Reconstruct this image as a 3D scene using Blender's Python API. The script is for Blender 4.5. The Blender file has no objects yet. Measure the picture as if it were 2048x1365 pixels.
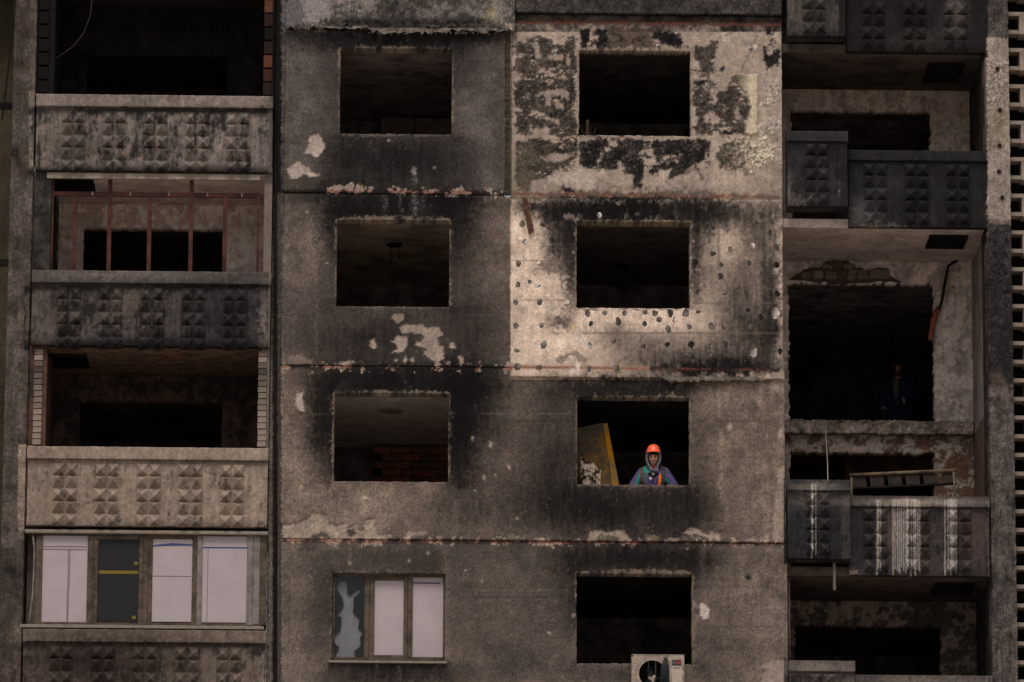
import bpy, bmesh, math, random
import numpy as np
from mathutils import Vector, Matrix
rnd = random.Random(7)
scene = bpy.context.scene
COL = scene.collection

# ---------------------------------------------------------------- camera
YAW, PITCH, ROLL = math.radians(1.184), math.radians(12.87), math.radians(0.309)
FPX, CAM_D, CAM_Z = 11178.6, 85.0, 1.7          # focal length in px of a 2048 px wide frame, distance to facade, eye height
_fw = np.array([math.sin(YAW)*math.cos(PITCH), math.cos(YAW)*math.cos(PITCH), math.sin(PITCH)])
_r0 = np.array([math.cos(YAW), -math.sin(YAW), 0.0]); _u0 = np.cross(_r0, _fw)
_rt = math.cos(ROLL)*_r0 + math.sin(ROLL)*_u0
_up = -math.sin(ROLL)*_r0 + math.cos(ROLL)*_u0
cam_d = bpy.data.cameras.new('camera'); cam = bpy.data.objects.new('camera', cam_d); COL.objects.link(cam)
cam_d.sensor_width = 36.0; cam_d.lens = FPX/2048*36.0; cam_d.clip_start = 0.5; cam_d.clip_end = 3000
mw = Matrix.Identity(4)
for i in range(3):
    mw[i][0], mw[i][1], mw[i][2] = _rt[i], _up[i], -_fw[i]
mw[0][3], mw[1][3], mw[2][3] = 0.0, -CAM_D, CAM_Z
cam.matrix_world = mw
scene.camera = cam

# ---------------------------------------------------------------- sky, sun, exposure (overcast winter day)
SUN_EL, SUN_ROT = math.radians(58), math.radians(192)
world = bpy.data.worlds.new('World'); scene.world = world; world.use_nodes = True
nt = world.node_tree; nt.nodes.clear()
sky = nt.nodes.new('ShaderNodeTexSky'); sky.sky_type = 'NISHITA'; sky.sun_disc = False
sky.sun_elevation = SUN_EL; sky.sun_rotation = SUN_ROT
sky.air_density = 1.0; sky.dust_density = 4.0; sky.ozone_density = 0.6
hs = nt.nodes.new('ShaderNodeHueSaturation'); hs.inputs['Saturation'].default_value = 0.12   # cloud cover greys the sky
bg = nt.nodes.new('ShaderNodeBackground'); bg.inputs['Strength'].default_value = 0.09
wo = nt.nodes.new('ShaderNodeOutputWorld')
nt.links.new(sky.outputs[0], hs.inputs['Color']); nt.links.new(hs.outputs[0], bg.inputs['Color']); nt.links.new(bg.outputs[0], wo.inputs['Surface'])
sun_d = bpy.data.lights.new('sun', 'SUN'); sun_d.energy = 1.5; sun_d.angle = math.radians(18); sun_d.color = (1.0, 0.96, 0.9)
sun = bpy.data.objects.new('sun', sun_d); COL.objects.link(sun)
_sd = Vector((math.sin(SUN_ROT)*math.cos(SUN_EL), math.cos(SUN_ROT)*math.cos(SUN_EL), math.sin(SUN_EL)))   # towards the sun
sun.rotation_euler = _sd.to_track_quat('Z', 'Y').to_euler(); sun.location = (-30, -60, 80)
scene.view_settings.view_transform = 'Standard'; scene.view_settings.look = 'None'
scene.view_settings.exposure = 0.1; scene.view_settings.gamma = 1.0
scene.render.engine = 'CYCLES'
scene.cycles.use_denoising = True
scene.cycles.max_bounces = 6; scene.cycles.diffuse_bounces = 5

# ---------------------------------------------------------------- traced coordinates <-> metres on a plane parallel to the facade
def proj(X, Y, Z):
    dx, dy, dz = X, Y + CAM_D, Z - CAM_Z
    z = dx*_fw[0] + dy*_fw[1] + dz*_fw[2]
    return (1024 + FPX*(dx*_rt[0] + dy*_rt[1] + dz*_rt[2])/z, 682.5 - FPX*(dx*_up[0] + dy*_up[1] + dz*_up[2])/z)
def P(px, py, Y=0.0):
    d = _fw*FPX + _rt*(px - 1024) + _up*(682.5 - py)
    t = (Y + CAM_D)/d[1]
    return d[0]*t, CAM_Z + d[2]*t
def V3(px, py, Y=0.0):
    x, z = P(px, py, Y); return Vector((x, Y, z))
def RC(x0, y0, x1, y1, Y=0.0):          # rectangle of metres: X0, X1, Z0, Z1
    ym, xm = (y0 + y1)/2, (x0 + x1)/2
    return P(x0, ym, Y)[0], P(x1, ym, Y)[0], P(xm, y1, Y)[1], P(xm, y0, Y)[1]

KEXP = 0.85                              # what a white wall returns under this sky
def lin(c, k=KEXP):
    c = np.asarray(c, dtype=np.float64)/255.0
    l = np.where(c <= 0.04045, c/12.92, ((c + 0.055)/1.055)**2.4)/k
    return np.clip(l, 0.002, 0.9)
def L4(c, k=KEXP):
    l = lin(c, k); return (float(l[0]), float(l[1]), float(l[2]), 1.0)

# ---------------------------------------------------------------- materials
def new_mat(name):
    m = bpy.data.materials.new(name); m.use_nodes = True
    t = m.node_tree; b = t.nodes['Principled BSDF']; return m, t, b
def add_grain(t, b, src, scale, amp, bump, rough, detail=3.0, stretch=None):
    co = t.nodes.new('ShaderNodeTexCoord'); no = t.nodes.new('ShaderNodeTexNoise')
    no.inputs['Scale'].default_value = scale; no.inputs['Detail'].default_value = detail; no.inputs['Roughness'].default_value = 0.65
    if stretch:
        mp = t.nodes.new('ShaderNodeMapping'); mp.inputs['Scale'].default_value = stretch
        t.links.new(co.outputs['Object'], mp.inputs[0]); t.links.new(mp.outputs[0], no.inputs['Vector'])
    else:
        t.links.new(co.outputs['Object'], no.inputs['Vector'])
    mr = t.nodes.new('ShaderNodeMapRange'); mr.inputs['From Min'].default_value = 0.3; mr.inputs['From Max'].default_value = 0.7
    mr.inputs['To Min'].default_value = 1 - amp; mr.inputs['To Max'].default_value = 1 + amp
    t.links.new(no.outputs['Fac'], mr.inputs['Value'])
    mx = t.nodes.new('ShaderNodeVectorMath'); mx.operation = 'SCALE'
    t.links.new(src, mx.inputs[0]); t.links.new(mr.outputs[0], mx.inputs['Scale'])
    t.links.new(mx.outputs[0], b.inputs['Base Color'])
    if bump:
        bp = t.nodes.new('ShaderNodeBump'); bp.inputs['Strength'].default_value = bump; bp.inputs['Distance'].default_value = 0.01
        t.links.new(no.outputs['Fac'], bp.inputs['Height']); t.links.new(bp.outputs[0], b.inputs['Normal'])
    b.inputs['Roughness'].default_value = rough
    b.inputs['Specular IOR Level'].default_value = 0.06
def attr_mat(name, scale=70, amp=0.3, bump=0.5, rough=0.92):
    m, t, b = new_mat(name)
    a = t.nodes.new('ShaderNodeAttribute'); a.attribute_name = 'Col'
    add_grain(t, b, a.outputs['Color'], scale, amp, bump, rough); return m
def flat_mat(name, c, scale=25, amp=0.25, bump=0.25, rough=0.85, c2=None, sc2=4.0, k=KEXP, metal=0.0, stretch=None, th=(0.45, 0.6)):
    m, t, b = new_mat(name)
    if c2 is None:
        rgb = t.nodes.new('ShaderNodeRGB'); rgb.outputs[0].default_value = L4(c, k); src = rgb.outputs[0]
    else:
        co = t.nodes.new('ShaderNodeTexCoord'); no = t.nodes.new('ShaderNodeTexNoise'); no.inputs['Scale'].default_value = sc2; no.inputs['Detail'].default_value = 6
        no.inputs['Roughness'].default_value = 0.7
        t.links.new(co.outputs['Object'], no.inputs['Vector'])
        cr = t.nodes.new('ShaderNodeValToRGB'); e = cr.color_ramp.elements
        e[0].position = th[0]; e[0].color = L4(c, k); e[1].position = th[1]; e[1].color = L4(c2, k)
        t.links.new(no.outputs['Fac'], cr.inputs[0]); src = cr.outputs[0]
    add_grain(t, b, src, scale, amp, bump, rough, stretch=stretch)
    b.inputs['Metallic'].default_value = metal
    return m
M_WALL = attr_mat('sooty_wall_finish', 75, 0.17, 0.4)
M_CONC = attr_mat('cast_concrete', 45, 0.14, 0.25)
M_PAINT = attr_mat('painted_cloth', 90, 0.15, 0.15, 0.8)
M_SOOT = flat_mat('soot_black', (26, 24, 23), 6, 0.5, 0.4, 0.95)
M_ROOM = flat_mat('room_soot', (78, 72, 69), 4, 0.5, 0.4, 0.95, c2=(52, 48, 46), sc2=1.5, k=0.28)
M_DUST = flat_mat('dusty_floor', (120, 110, 102), 6, 0.3, 0.4, 0.95, k=0.5)
M_SKIN = attr_mat('skin', 60, 0.06, 0.05, 0.55)

# ---------------------------------------------------------------- mesh helpers
def set_mesh(name, co, quads, col=None, mat=None, smooth=False):
    me = bpy.data.meshes.new(name)
    co = np.asarray(co, dtype=np.float32); quads = np.asarray(quads, dtype=np.int32)
    n = quads.shape[1]
    me.vertices.add(len(co)); me.vertices.foreach_set('co', co.ravel())
    me.loops.add(quads.size); me.loops.foreach_set('vertex_index', quads.ravel())
    me.polygons.add(len(quads))
    me.polygons.foreach_set('loop_start', np.arange(len(quads), dtype=np.int32)*n)
    me.polygons.foreach_set('loop_total', np.full(len(quads), n, dtype=np.int32))
    if smooth: me.polygons.foreach_set('use_smooth', np.ones(len(quads), dtype=bool))
    me.update(calc_edges=True)
    if col is not None:
        a = me.attributes.new('Col', 'FLOAT_COLOR', 'POINT')
        c4 = np.ones((len(co), 4), dtype=np.float32); c4[:, :3] = col; a.data.foreach_set('color', c4.ravel())
    if mat: me.materials.append(mat)
    return me
def link(name, me, parent=None, local=False):            # meshes are modelled in world metres unless local
    o = bpy.data.objects.new(name, me); COL.objects.link(o)
    if parent is not None:
        o.parent = parent
        if not local: o.matrix_parent_inverse = Matrix.Translation(-parent.location)
    return o
def tag(o, label, cat=None, group=None, kind=None):
    if label: o['label'] = label
    if cat: o['category'] = cat
    if group: o['group'] = group
    if kind: o['kind'] = kind
    return o
def empty(name, loc=(0, 0, 0)):
    o = bpy.data.objects.new(name, None); COL.objects.link(o); o.location = loc; o.empty_display_size = 0.2; return o
def from_bm(name, bm, mat, parent=None, smooth=False, local=False):
    me = bpy.data.meshes.new(name); bm.normal_update(); bm.to_mesh(me); bm.free()
    if smooth:
        for p in me.polygons: p.use_smooth = True
    if mat: me.materials.append(mat)
    return link(name, me, parent, local)
def bm_box(bm, x0, x1, y0, y1, z0, z1, bev=0.0):
    vs = [bm.verts.new(p) for p in ((x0,y0,z0),(x1,y0,z0),(x1,y1,z0),(x0,y1,z0),(x0,y0,z1),(x1,y0,z1),(x1,y1,z1),(x0,y1,z1))]
    fs = [bm.faces.new([vs[i] for i in f]) for f in ((3,2,1,0),(4,5,6,7),(0,1,5,4),(1,2,6,5),(2,3,7,6),(3,0,4,7))]
    if bev > 0:
        es = {e for f in fs for e in f.edges}
        bmesh.ops.bevel(bm, geom=list(es), offset=bev, segments=1, affect='EDGES')
def box(name, x0, x1, y0, y1, z0, z1, mat, parent=None, bev=0.0):
    bm = bmesh.new(); bm_box(bm, min(x0,x1), max(x0,x1), min(y0,y1), max(y0,y1), min(z0,z1), max(z0,z1), bev)
    return from_bm(name, bm, mat, parent)
def tube_bm(bm, pts, r, n=8, cap=True):
    pts = [Vector(p) for p in pts]; rs = r if isinstance(r, (list, tuple)) else [r]*len(pts)
    rings = []
    for i, p in enumerate(pts):
        d = (pts[min(i+1, len(pts)-1)] - pts[max(i-1, 0)]).normalized()
        a = Vector((0, 1, 0)) if abs(d.y) < 0.9 else Vector((1, 0, 0))
        u = d.cross(a).normalized(); v = d.cross(u)
        rings.append([bm.verts.new(p + (u*math.cos(2*math.pi*k/n) + v*math.sin(2*math.pi*k/n))*rs[i]) for k in range(n)])
    for a, b in zip(rings, rings[1:]):
        for k in range(n): bm.faces.new((a[k], a[(k+1) % n], b[(k+1) % n], b[k]))
    if cap:
        bm.faces.new(rings[0][::-1]); bm.faces.new(rings[-1])
def tube(name, pts, r, mat, parent=None, n=8):
    bm = bmesh.new(); tube_bm(bm, pts, r, n); return from_bm(name, bm, mat, parent, True)
def prism(name, pts, y0, y1, mat, parent=None):           # pts: (x, z) outline, extruded y0..y1
    bm = bmesh.new()
    a = [bm.verts.new((x, y0, z)) for x, z in pts]; b = [bm.verts.new((x, y1, z)) for x, z in pts]
    f1 = bm.faces.new(a); f2 = bm.faces.new(b[::-1]); n = len(pts)
    for i in range(n): bm.faces.new((a[(i+1) % n], a[i], b[i], b[(i+1) % n]))
    bm.normal_update(); bmesh.ops.triangulate(bm, faces=[f1, f2])
    bmesh.ops.recalc_face_normals(bm, faces=bm.faces)
    return from_bm(name, bm, mat, parent)

# ---------------------------------------------------------------- wear map of the facade (colours and recesses of the finish)
Q = 1.5; CX0, CY0, CX1, CY1 = -50, -70, 2100, 1440
cw, ch = int((CX1 - CX0)/Q), int((CY1 - CY0)/Q)
cxs = CX0 + Q*np.arange(cw); cys = CY0 + Q*np.arange(ch)
PXg, PYg = np.meshgrid(cxs, cys); PXg = PXg.astype(np.float32); PYg = PYg.astype(np.float32)
_fy = np.fft.fftfreq(ch, Q)[:, None]; _fx = np.fft.rfftfreq(cw, Q)[None, :]
def fbm(sx, sy, seed, octv=4, gain=0.55):                 # isotropic fractal noise with feature size sx, sy
    r = np.random.RandomState(seed); F = np.fft.rfft2(r.normal(size=(ch, cw)))
    q = np.hypot(_fx*sx, _fy*sy); p = 2.6 if gain < 0.58 else 2.2
    H = (q/(0.35 + q))*(0.6 + q)**(-p/2 - 0.35)
    o = np.fft.irfft2(F*H, s=(ch, cw)); return (o/o.std()*0.6).astype(np.float32)
N_BIG = fbm(260, 220, 1, 4); N_MID = fbm(60, 60, 2, 4); N_SM = fbm(18, 18, 3, 3); N_FINE = fbm(5.5, 5.5, 4)
N_VST = fbm(15, 170, 5, 3); N_VST2 = fbm(3.2, 70, 6, 2); N_HST = fbm(200, 6, 8, 3)
WX = fbm(26, 26, 11, 4, 0.6); WY = fbm(26, 26, 12, 4, 0.6)
C = np.zeros((ch, cw, 3), np.float32); C[:] = (84, 74, 69)
S = np.zeros((ch, cw), np.float32)               # soot
G = np.ones((ch, cw), np.float32)                # strength of the sandy grain
D = np.zeros((ch, cw), np.float32)               # recess of the finish, metres
def sl(x0, y0, x1, y1):
    return (slice(max(0, int((y0 - CY0)/Q)), min(ch, int((y1 - CY0)/Q) + 1)), slice(max(0, int((x0 - CX0)/Q)), min(cw, int((x1 - CX0)/Q) + 1)))
def sst(a, b, x):
    t = np.clip((x - a)/(b - a), 0, 1); return t*t*(3 - 2*t)
def rect(x0, y0, x1, y1, c, a=1.0, soft=0.0, warp=0.0):
    w = sl(x0 - 30, y0 - 30, x1 + 30, y1 + 30) if (soft or warp) else sl(x0, y0, x1, y1)
    x = PXg[w] + warp*WX[w]; y = PYg[w] + warp*WY[w]; s = max(soft, 0.75)
    m = sst(x0 - s, x0 + s, x)*(1 - sst(x1 - s, x1 + s, x))*sst(y0 - s, y0 + s, y)*(1 - sst(y1 - s, y1 + s, y))*a
    C[w] = C[w]*(1 - m[..., None]) + np.array(c, np.float32)*m[..., None]; return w, m
def blob(x, y, rx, ry, a, warp=10.0, layer=None, pw=2.0):
    w = sl(x - rx*2.2, y - ry*2.2, x + rx*2.2, y + ry*2.2)
    d = (np.abs((PXg[w] + warp*WX[w] - x)/rx)**pw + np.abs((PYg[w] + warp*WY[w] - y)/ry)**pw)
    (S if layer is None else layer)[w] += a*np.exp(-d*1.2)
def blobc(x, y, rx, ry, c, a=1.0, warp=8.0):
    w = sl(x - rx*2, y - ry*2, x + rx*2, y + ry*2)
    d = ((PXg[w] + warp*WX[w] - x)/rx)**2 + ((PYg[w] + warp*WY[w] - y)/ry)**2
    m = (a*np.exp(-d*1.2))[..., None]; C[w] = C[w]*(1 - m) + np.array(c, np.float32)*m
def pmask(pts, warp=2.0, seed=0):
    xs_ = [p[0] for p in pts]; ys_ = [p[1] for p in pts]
    w = sl(min(xs_) - 8, min(ys_) - 8, max(xs_) + 8, max(ys_) + 8)
    x = PXg[w] + warp*np.roll(WX, seed*37, 1)[w]; y = PYg[w] + warp*np.roll(WY, seed*53, 0)[w]
    m = np.zeros(x.shape, bool); n = len(pts)
    for i in range(n):
        xa, ya = pts[i]; xb, yb = pts[(i + 1) % n]
        if ya == yb: continue
        m ^= ((ya > y) != (yb > y)) & (x < (xb - xa)*(y - ya)/(yb - ya) + xa)
    f = m.astype(np.float32); g = f.copy()
    g[1:-1, 1:-1] = (f[1:-1, 1:-1]*2 + f[:-2, 1:-1] + f[2:, 1:-1] + f[1:-1, :-2] + f[1:-1, 2:])/6
    return w, g
def poly(pts, c, a=1.0, warp=2.0, var=0.06, recess=0.0, seed=0, keep=0.0):
    w, m = pmask(pts, warp, seed); m = m*a
    n = (1 + var*N_MID[w] + var*0.8*N_FINE[w])[..., None]
    C[w] = C[w]*(1 - m[..., None]) + np.array(c, np.float32)*n*m[..., None]
    G[w] = G[w]*(1 - m) + .3*m
    if recess: D[w] = np.maximum(D[w], 0) * (1 - m) + 1.9*recess*m
    return w, m
def crop(pts, ox, oy, s=3.528):
    return [(ox + x/s, oy + y/s) for x, y in pts]

# --- base tones
X0, X1 = 545, 1585
WINS = {'L1': (680, 98, 904, 269), 'L2': (673, 441, 899, 614), 'L3': (668, 787, 897, 964), 'L4': (664, 1147, 890, 1322),
        'R1': (1158, 102, 1381, 272), 'R2': (1153, 444, 1380, 617), 'R3': (1154, 795, 1379, 970), 'R4': (1153, 1148, 1384, 1328)}
rect(545, -70, 1030, 62, (92, 84, 80)); rect(1030, -70, 1585, 30, (58, 53, 51))
rect(555, 62, 1022, 387, (82, 74, 70)); rect(555, 387, 1022, 736, (93, 82, 75))
rect(550, 736, 1585, 1083, (103, 90, 81)); rect(545, 1083, 1585, 1440, (92, 81, 74))
rect(1010, 46, 1585, 397, (144, 128, 116)); rect(1020, 398, 1585, 760, (192, 170, 153))
w = sl(X0, -70, X1, 1440)
C[w] *= (1 + 0.11*N_BIG[w]*np.where((PXg[w] > 1022) & (PYg[w] < 760), .35, 1) + 0.09*N_MID[w] + 0.045*N_VST[w] + 0.012*N_HST[w])[..., None]*1.05

# --- soot tongues and smudges on the render
for (x, y, rx, ry, a) in [
    (790, 80, 150, 26, .95), (800, 325, 140, 60, .95), (700, 310, 60, 60, .4), (930, 120, 60, 60, .45), (655, 180, 40, 110, .3), (620, 80, 120, 22, .5), (960, 70, 70, 14, .6),
    (930, 300, 60, 60, .25), (1000, 200, 22, 200, .3), (650, 370, 110, 16, .5),
    (790, 412, 150, 32, 1.15), (690, 420, 50, 30, .6), (915, 440, 50, 70, .6), (660, 470, 30, 60, .45), (790, 660, 180, 75, .62), (700, 690, 90, 45, .35), (925, 540, 45, 120, .33),
    (970, 640, 60, 70, .3), (645, 590, 50, 90, .25), (900, 400, 80, 12, .7), (640, 395, 80, 8, .5),
    (785, 760, 170, 32, 1.1), (640, 850, 30, 90, .85), (655, 920, 20, 50, .3), (925, 800, 48, 90, 1.05), (915, 900, 34, 75, .95), (950, 770, 60, 40, .55), (980, 850, 55, 120, .35),
    (1090, 870, 70, 110, .5), (1130, 960, 90, 80, .55), (1270, 775, 150, 24, 1.0), (1270, 1010, 170, 50, .7), (1180, 1030, 110, 45, .5), (1380, 1010, 70, 60, .45), (1000, 1020, 120, 70, .4),
    (880, 1020, 90, 50, .35), (1120, 800, 60, 50, .3), (1400, 880, 25, 100, .3), (1340, 1060, 120, 26, .5),
    (1270, 1115, 150, 28, 1.0), (1150, 1180, 45, 110, .4), (1400, 1130, 40, 40, .5), (1060, 1200, 90, 130, .35), (780, 1110, 150, 40, .45), (640, 1220, 40, 90, .35), (780, 1350, 140, 30, .75),
    (920, 1200, 70, 140, .25), (1040, 1330, 120, 60, .3), (1450, 1300, 70, 60, .2), (1260, 1350, 130, 20, .4),
    (1290, -10, 260, 40, .3)]:
    blob(x, y, rx, ry, a, 10)
# R2: soot on the pale insulated panel
for (x, y, rx, ry, a) in [(1270, 412, 190, 28, 1.3), (1240, 432, 110, 26, .9), (1130, 450, 40, 55, .75), (1125, 490, 40, 60, .7), (1143, 560, 16, 70, .7), (1085, 425, 40, 22, .5), (1395, 470, 34, 60, .75), (1390, 560, 16, 60, .5),
    (1060, 415, 30, 14, .5), (1440, 430, 70, 34, .8), (1520, 470, 50, 60, .6), (1500, 560, 60, 70, .55), (1545, 600, 22, 120, .7), (1470, 620, 70, 60, .45), (1520, 670, 60, 50, .75), (1440, 700, 110, 40, .55),
    (1300, 690, 90, 40, .45), (1330, 725, 120, 22, .5), (1470, 735, 90, 22, 1.3), (1395, 738, 60, 12, .8), (1230, 670, 40, 30, .35), (1120, 645, 30, 16, .75), (1420, 545, 50, 60, .3), (1550, 420, 30, 30, .5), (1095, 535, 40, 14, .45)]:
    blob(x, y, rx, ry, a, 9)
# R0 strip
S[sl(1030, 30, 1585, 64)] += 0.5 + 0.35*N_MID[sl(1030, 30, 1585, 64)]
def halo(k, t, l, r, b, pts=1.0):                 # smoke licking out of an opening: (reach px, strength) on each side
    x0, y0, x1, y1 = WINS[k]; w = sl(x0 - 130, y0 - 130, x1 + 130, y1 + 130)
    x = PXg[w] + 7*WX[w]; y = PYg[w] + 7*WY[w]
    dx0 = np.clip(x0 - x, 0, None); dx1 = np.clip(x - x1, 0, None); dt = np.clip(y0 - y, 0, None); db = np.clip(y - y1, 0, None)
    e = (dx0/l[0])**2 + (dx1/r[0])**2 + (dt/t[0])**2 + (db/b[0])**2
    wt = (l[1]*dx0 + r[1]*dx1 + t[1]*dt + b[1]*db)/(dx0 + dx1 + dt + db + .01)
    fall = 1 - .75*sst(y0 + .35*(y1 - y0), y1 + 10, PYg[w])*((dx0 + dx1) > 0)*(db <= 0)
    S[w] += wt*np.exp(-np.sqrt(e + .02)*1.5)*1.25*np.where(k == 'L3', np.maximum(fall, .55), fall)
halo('L1', (60, .55), (24, .3), (30, .3), (60, .3)); halo('L2', (50, .5), (24, .45), (46, .5), (20, .15)); halo('L3', (64, .7), (50, .75), (72, .85), (8, .05))
halo('R3', (50, .5), (24, .25), (20, .25), (70, .25)); halo('R4', (60, .45), (26, .35), (34, .4), (20, .15)); halo('R2', (50, .45), (30, .25), (20, .4), (6, .1)); halo('L4', (40, .25), (20, .4), (12, .15), (40, .4)); halo('R1', (14, .2), (8, .2), (8, .2), (8, .2))
# soot composite, broken up by the grain of the render
w = sl(X0, -70, X1, 1440)
s = S[w]*(1 + 0.15*N_MID[w] + 0.05*N_SM[w]) + 0.02*N_SM[w]
s = s*(1 + .17*N_VST[w]) + 0.10*N_FINE[w]*np.clip(s*(1.25 - s)*3, 0, 1)
s = (1 - np.exp(-1.5*np.clip(s, 0, None)**1.45))[..., None]
C[w] = C[w]*(1 - s) + np.array((17, 15, 15), np.float32)*s
# heat-cleaned pale rims round the openings
for k, (x0, y0, x1, y1) in WINS.items():
    top = {'L1': 5, 'L2': 9, 'L3': 6, 'L4': 0, 'R1': 3, 'R2': 5, 'R3': 2, 'R4': 9}[k]; sd = {'L4': 0, 'R3': 1.0}.get(k, 3.5)
    ww = sl(x0 - 20, y0 - 24, x1 + 20, y1 + 12); n = 2.2*N_SM[ww]
    if top:
        bow = top*(1 - 0.6*((PXg[ww] - (x0 + x1)/2)/((x1 - x0)/2))**2)
        m = (PYg[ww] > y0 - bow - n) & (PYg[ww] < y0 + 3) & (PXg[ww] > x0 - 2) & (PXg[ww] < x1 + 2); m = m*np.clip(.6 + .9*N_MID[ww], 0, .85)
        C[ww] = C[ww]*(1 - m[..., None]) + np.array((112, 98, 84), np.float32)*m[..., None]
    if sd:
        m = (((PXg[ww] > x0 - sd - n*0.8) & (PXg[ww] < x0 + 2)) | ((PXg[ww] < x1 + sd + n*0.8) & (PXg[ww] > x1 - 2))) & (PYg[ww] > y0) & (PYg[ww] < y1)
        m = m*np.clip(.4 + 1.1*N_MID[ww], 0, .8); C[ww] = C[ww]*(1 - m[..., None]) + np.array((112, 98, 86), np.float32)*m[..., None]
        m = ((PYg[ww] > y1 - 2) & (PYg[ww] < y1 + 4 + n) & (PXg[ww] > x0) & (PXg[ww] < x1))*np.clip(.45 + 1.0*N_MID[ww], 0, .75)
        C[ww] = C[ww]*(1 - m[..., None]) + np.array((96, 85, 78), np.float32)*m[..., None]
# run marks
for (x, y0, y1, wd, c, a) in [(620, 430, 560, 7, (128, 114, 104), .4), (632, 520, 720, 4, (118, 104, 95), .3), (770, 390, 432, 5, (100, 100, 105), .45), (830, 385, 440, 7, (120, 116, 116), .5), (800, 388, 425, 3, (105, 102, 104), .5), (846, 392, 430, 3, (110, 106, 106), .4),
    (829, 336, 372, 4, (165, 158, 155), .7), (1437, 776, 842, 2, (140, 122, 110), .6), (1454, 778, 815, 2, (140, 122, 110), .6), (1442, 860, 1010, 5, (135, 118, 106), .45), (1452, 1000, 1060, 4, (128, 112, 100), .4), (1520, 770, 830, 6, (140, 124, 112), .4),
    (810, 760, 786, 3, (70, 70, 74), .6), (785, 980, 1060, 6, (110, 98, 90), .35), (910, 1000, 1075, 8, (118, 103, 92), .35), (890, 1090, 1330, 10, (108, 96, 90), .4), (935, 1180, 1200, 6, (100, 90, 84), .3), (800, 1330, 1362, 5, (120, 108, 100), .4),
    (700, 1090, 1140, 6, (100, 88, 80), .3), (1065, 1100, 1160, 8, (104, 92, 84), .35), (1275, 770, 792, 14, (55, 50, 48), .6), (1405, 1050, 1180, 7, (105, 93, 86), .3), (590, 1100, 1365, 20, (104, 92, 82), .35),
    (760, 65, 90, 3, (80, 78, 78), .5), (815, 62, 94, 5, (85, 82, 82), .45)]:
    ww = sl(x - wd*4, y0 - 10, x + wd*4, y1 + 10)
    m = a*np.exp(-((PXg[ww] + 3*WX[ww] - x)/wd)**2)*sst(y0 - 8, y0 + 6, PYg[ww])*(1 - sst(y1 - 25, y1 + 6, PYg[ww]))*np.clip(1 + 0.9*N_FINE[ww] + .4*N_SM[ww], 0, 1.6)
    m = np.clip(m, 0, 1)[..., None]; C[ww] = C[ww]*(1 - m) + np.array(c, np.float32)*m

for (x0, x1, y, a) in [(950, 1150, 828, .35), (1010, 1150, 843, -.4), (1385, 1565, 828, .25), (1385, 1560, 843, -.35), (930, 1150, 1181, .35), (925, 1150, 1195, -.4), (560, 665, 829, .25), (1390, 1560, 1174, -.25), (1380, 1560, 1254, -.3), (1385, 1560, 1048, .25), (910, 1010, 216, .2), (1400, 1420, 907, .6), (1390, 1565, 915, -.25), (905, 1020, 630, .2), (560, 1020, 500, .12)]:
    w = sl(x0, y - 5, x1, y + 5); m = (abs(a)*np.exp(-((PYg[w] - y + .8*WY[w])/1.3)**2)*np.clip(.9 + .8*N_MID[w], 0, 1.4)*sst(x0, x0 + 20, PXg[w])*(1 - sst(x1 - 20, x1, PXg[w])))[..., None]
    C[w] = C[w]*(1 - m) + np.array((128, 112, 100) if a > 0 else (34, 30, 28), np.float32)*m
# --- spalled patches where the finish has fallen off
PALE = (152, 136, 125)
R5 = lambda p: crop(p, 540, 0); R6 = lambda p: crop(p, 540, 340); R7 = lambda p: crop(p, 540, 680); R8 = lambda p: crop(p, 540, 978)
poly(R5([(275,965),(300,945),(345,945),(375,985),(388,1030),(375,1075),(335,1108),(300,1105),(275,1080),(238,1075),(262,1040),(278,1000)]), (158,142,132), recess=.008)
poly(R5([(115,1190),(160,1160),(205,1140),(222,1165),(270,1178),(298,1215),(358,1230),(330,1245),(255,1240),(200,1258),(150,1255)]), (156,140,130), recess=.008)
poly(R5([(170,1262),(330,1245),(420,1235),(330,1300),(230,1345),(190,1300)]), (66,58,50), .8, 4)
for p in ([(845,1045),(880,1005),(945,1015),(940,1055),(900,1085)],
          [(850,1205),(900,1170),(975,1170),(970,1240),(930,1290),(855,1290),(905,1260),(890,1225)], [(700,1190),(735,1188),(755,1240),(735,1268),(700,1240)],
          [(1265,1220),(1290,1213),(1320,1250),(1295,1265),(1268,1248)], [(1325,1320),(1355,1300),(1370,1355),(1345,1375)], [(980,1320),(1015,1320),(1015,1350),(985,1350)], [(875,1330),(905,1330),(900,1350),(880,1352)], [(385,645),(410,642),(412,655),(388,656)],
          [(940,1330),(960,1310),(965,1350),(945,1360)], [(1130,640),(1140,640)] and [(930,280),(938,276),(940,292),(930,292)]):
    poly(R6(p), (150,133,121) if p[0] != (845,1045) else (122,108,98), recess=.008)
poly(R6([(905,1110),(950,1090),(1060,1085),(1090,1110),(1130,1110),(1175,1095),(1225,1150),(1215,1170),(1185,1175),(1195,1230),(1228,1250),(1225,1340),(1165,1350),(1085,1305),(1095,1250),(1020,1240),(1025,1215),(1075,1200),(1085,1165),(1000,1145),(930,1150)]), (143,127,116), recess=.009)
blobc(858, 690, 16, 22, (110,98,92), .6); blobc(830, 660, 20, 8, (108,96,90), .5)
poly(R6([(120,1330),(150,1300),(210,1310),(240,1330),(300,1335),(290,1370),(130,1375)]), (120,106,97), .8, 3)
poly(R6([(500,1345),(590,1345),(610,1368),(510,1372)]), (128,113,103), .8, 2)
poly(R7([(185,375),(232,372),(232,410),(236,500),(215,502),(170,450),(180,410)]), (160,146,136), recess=.008)
poly(R7([(650,1105),(665,1095),(720,1105),(660,1125),(640,1125)]), (150,132,118), recess=.006); poly(R7([(612,1130),(640,1125),(635,1148),(615,1150)]), (112,98,88), .8)
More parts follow.
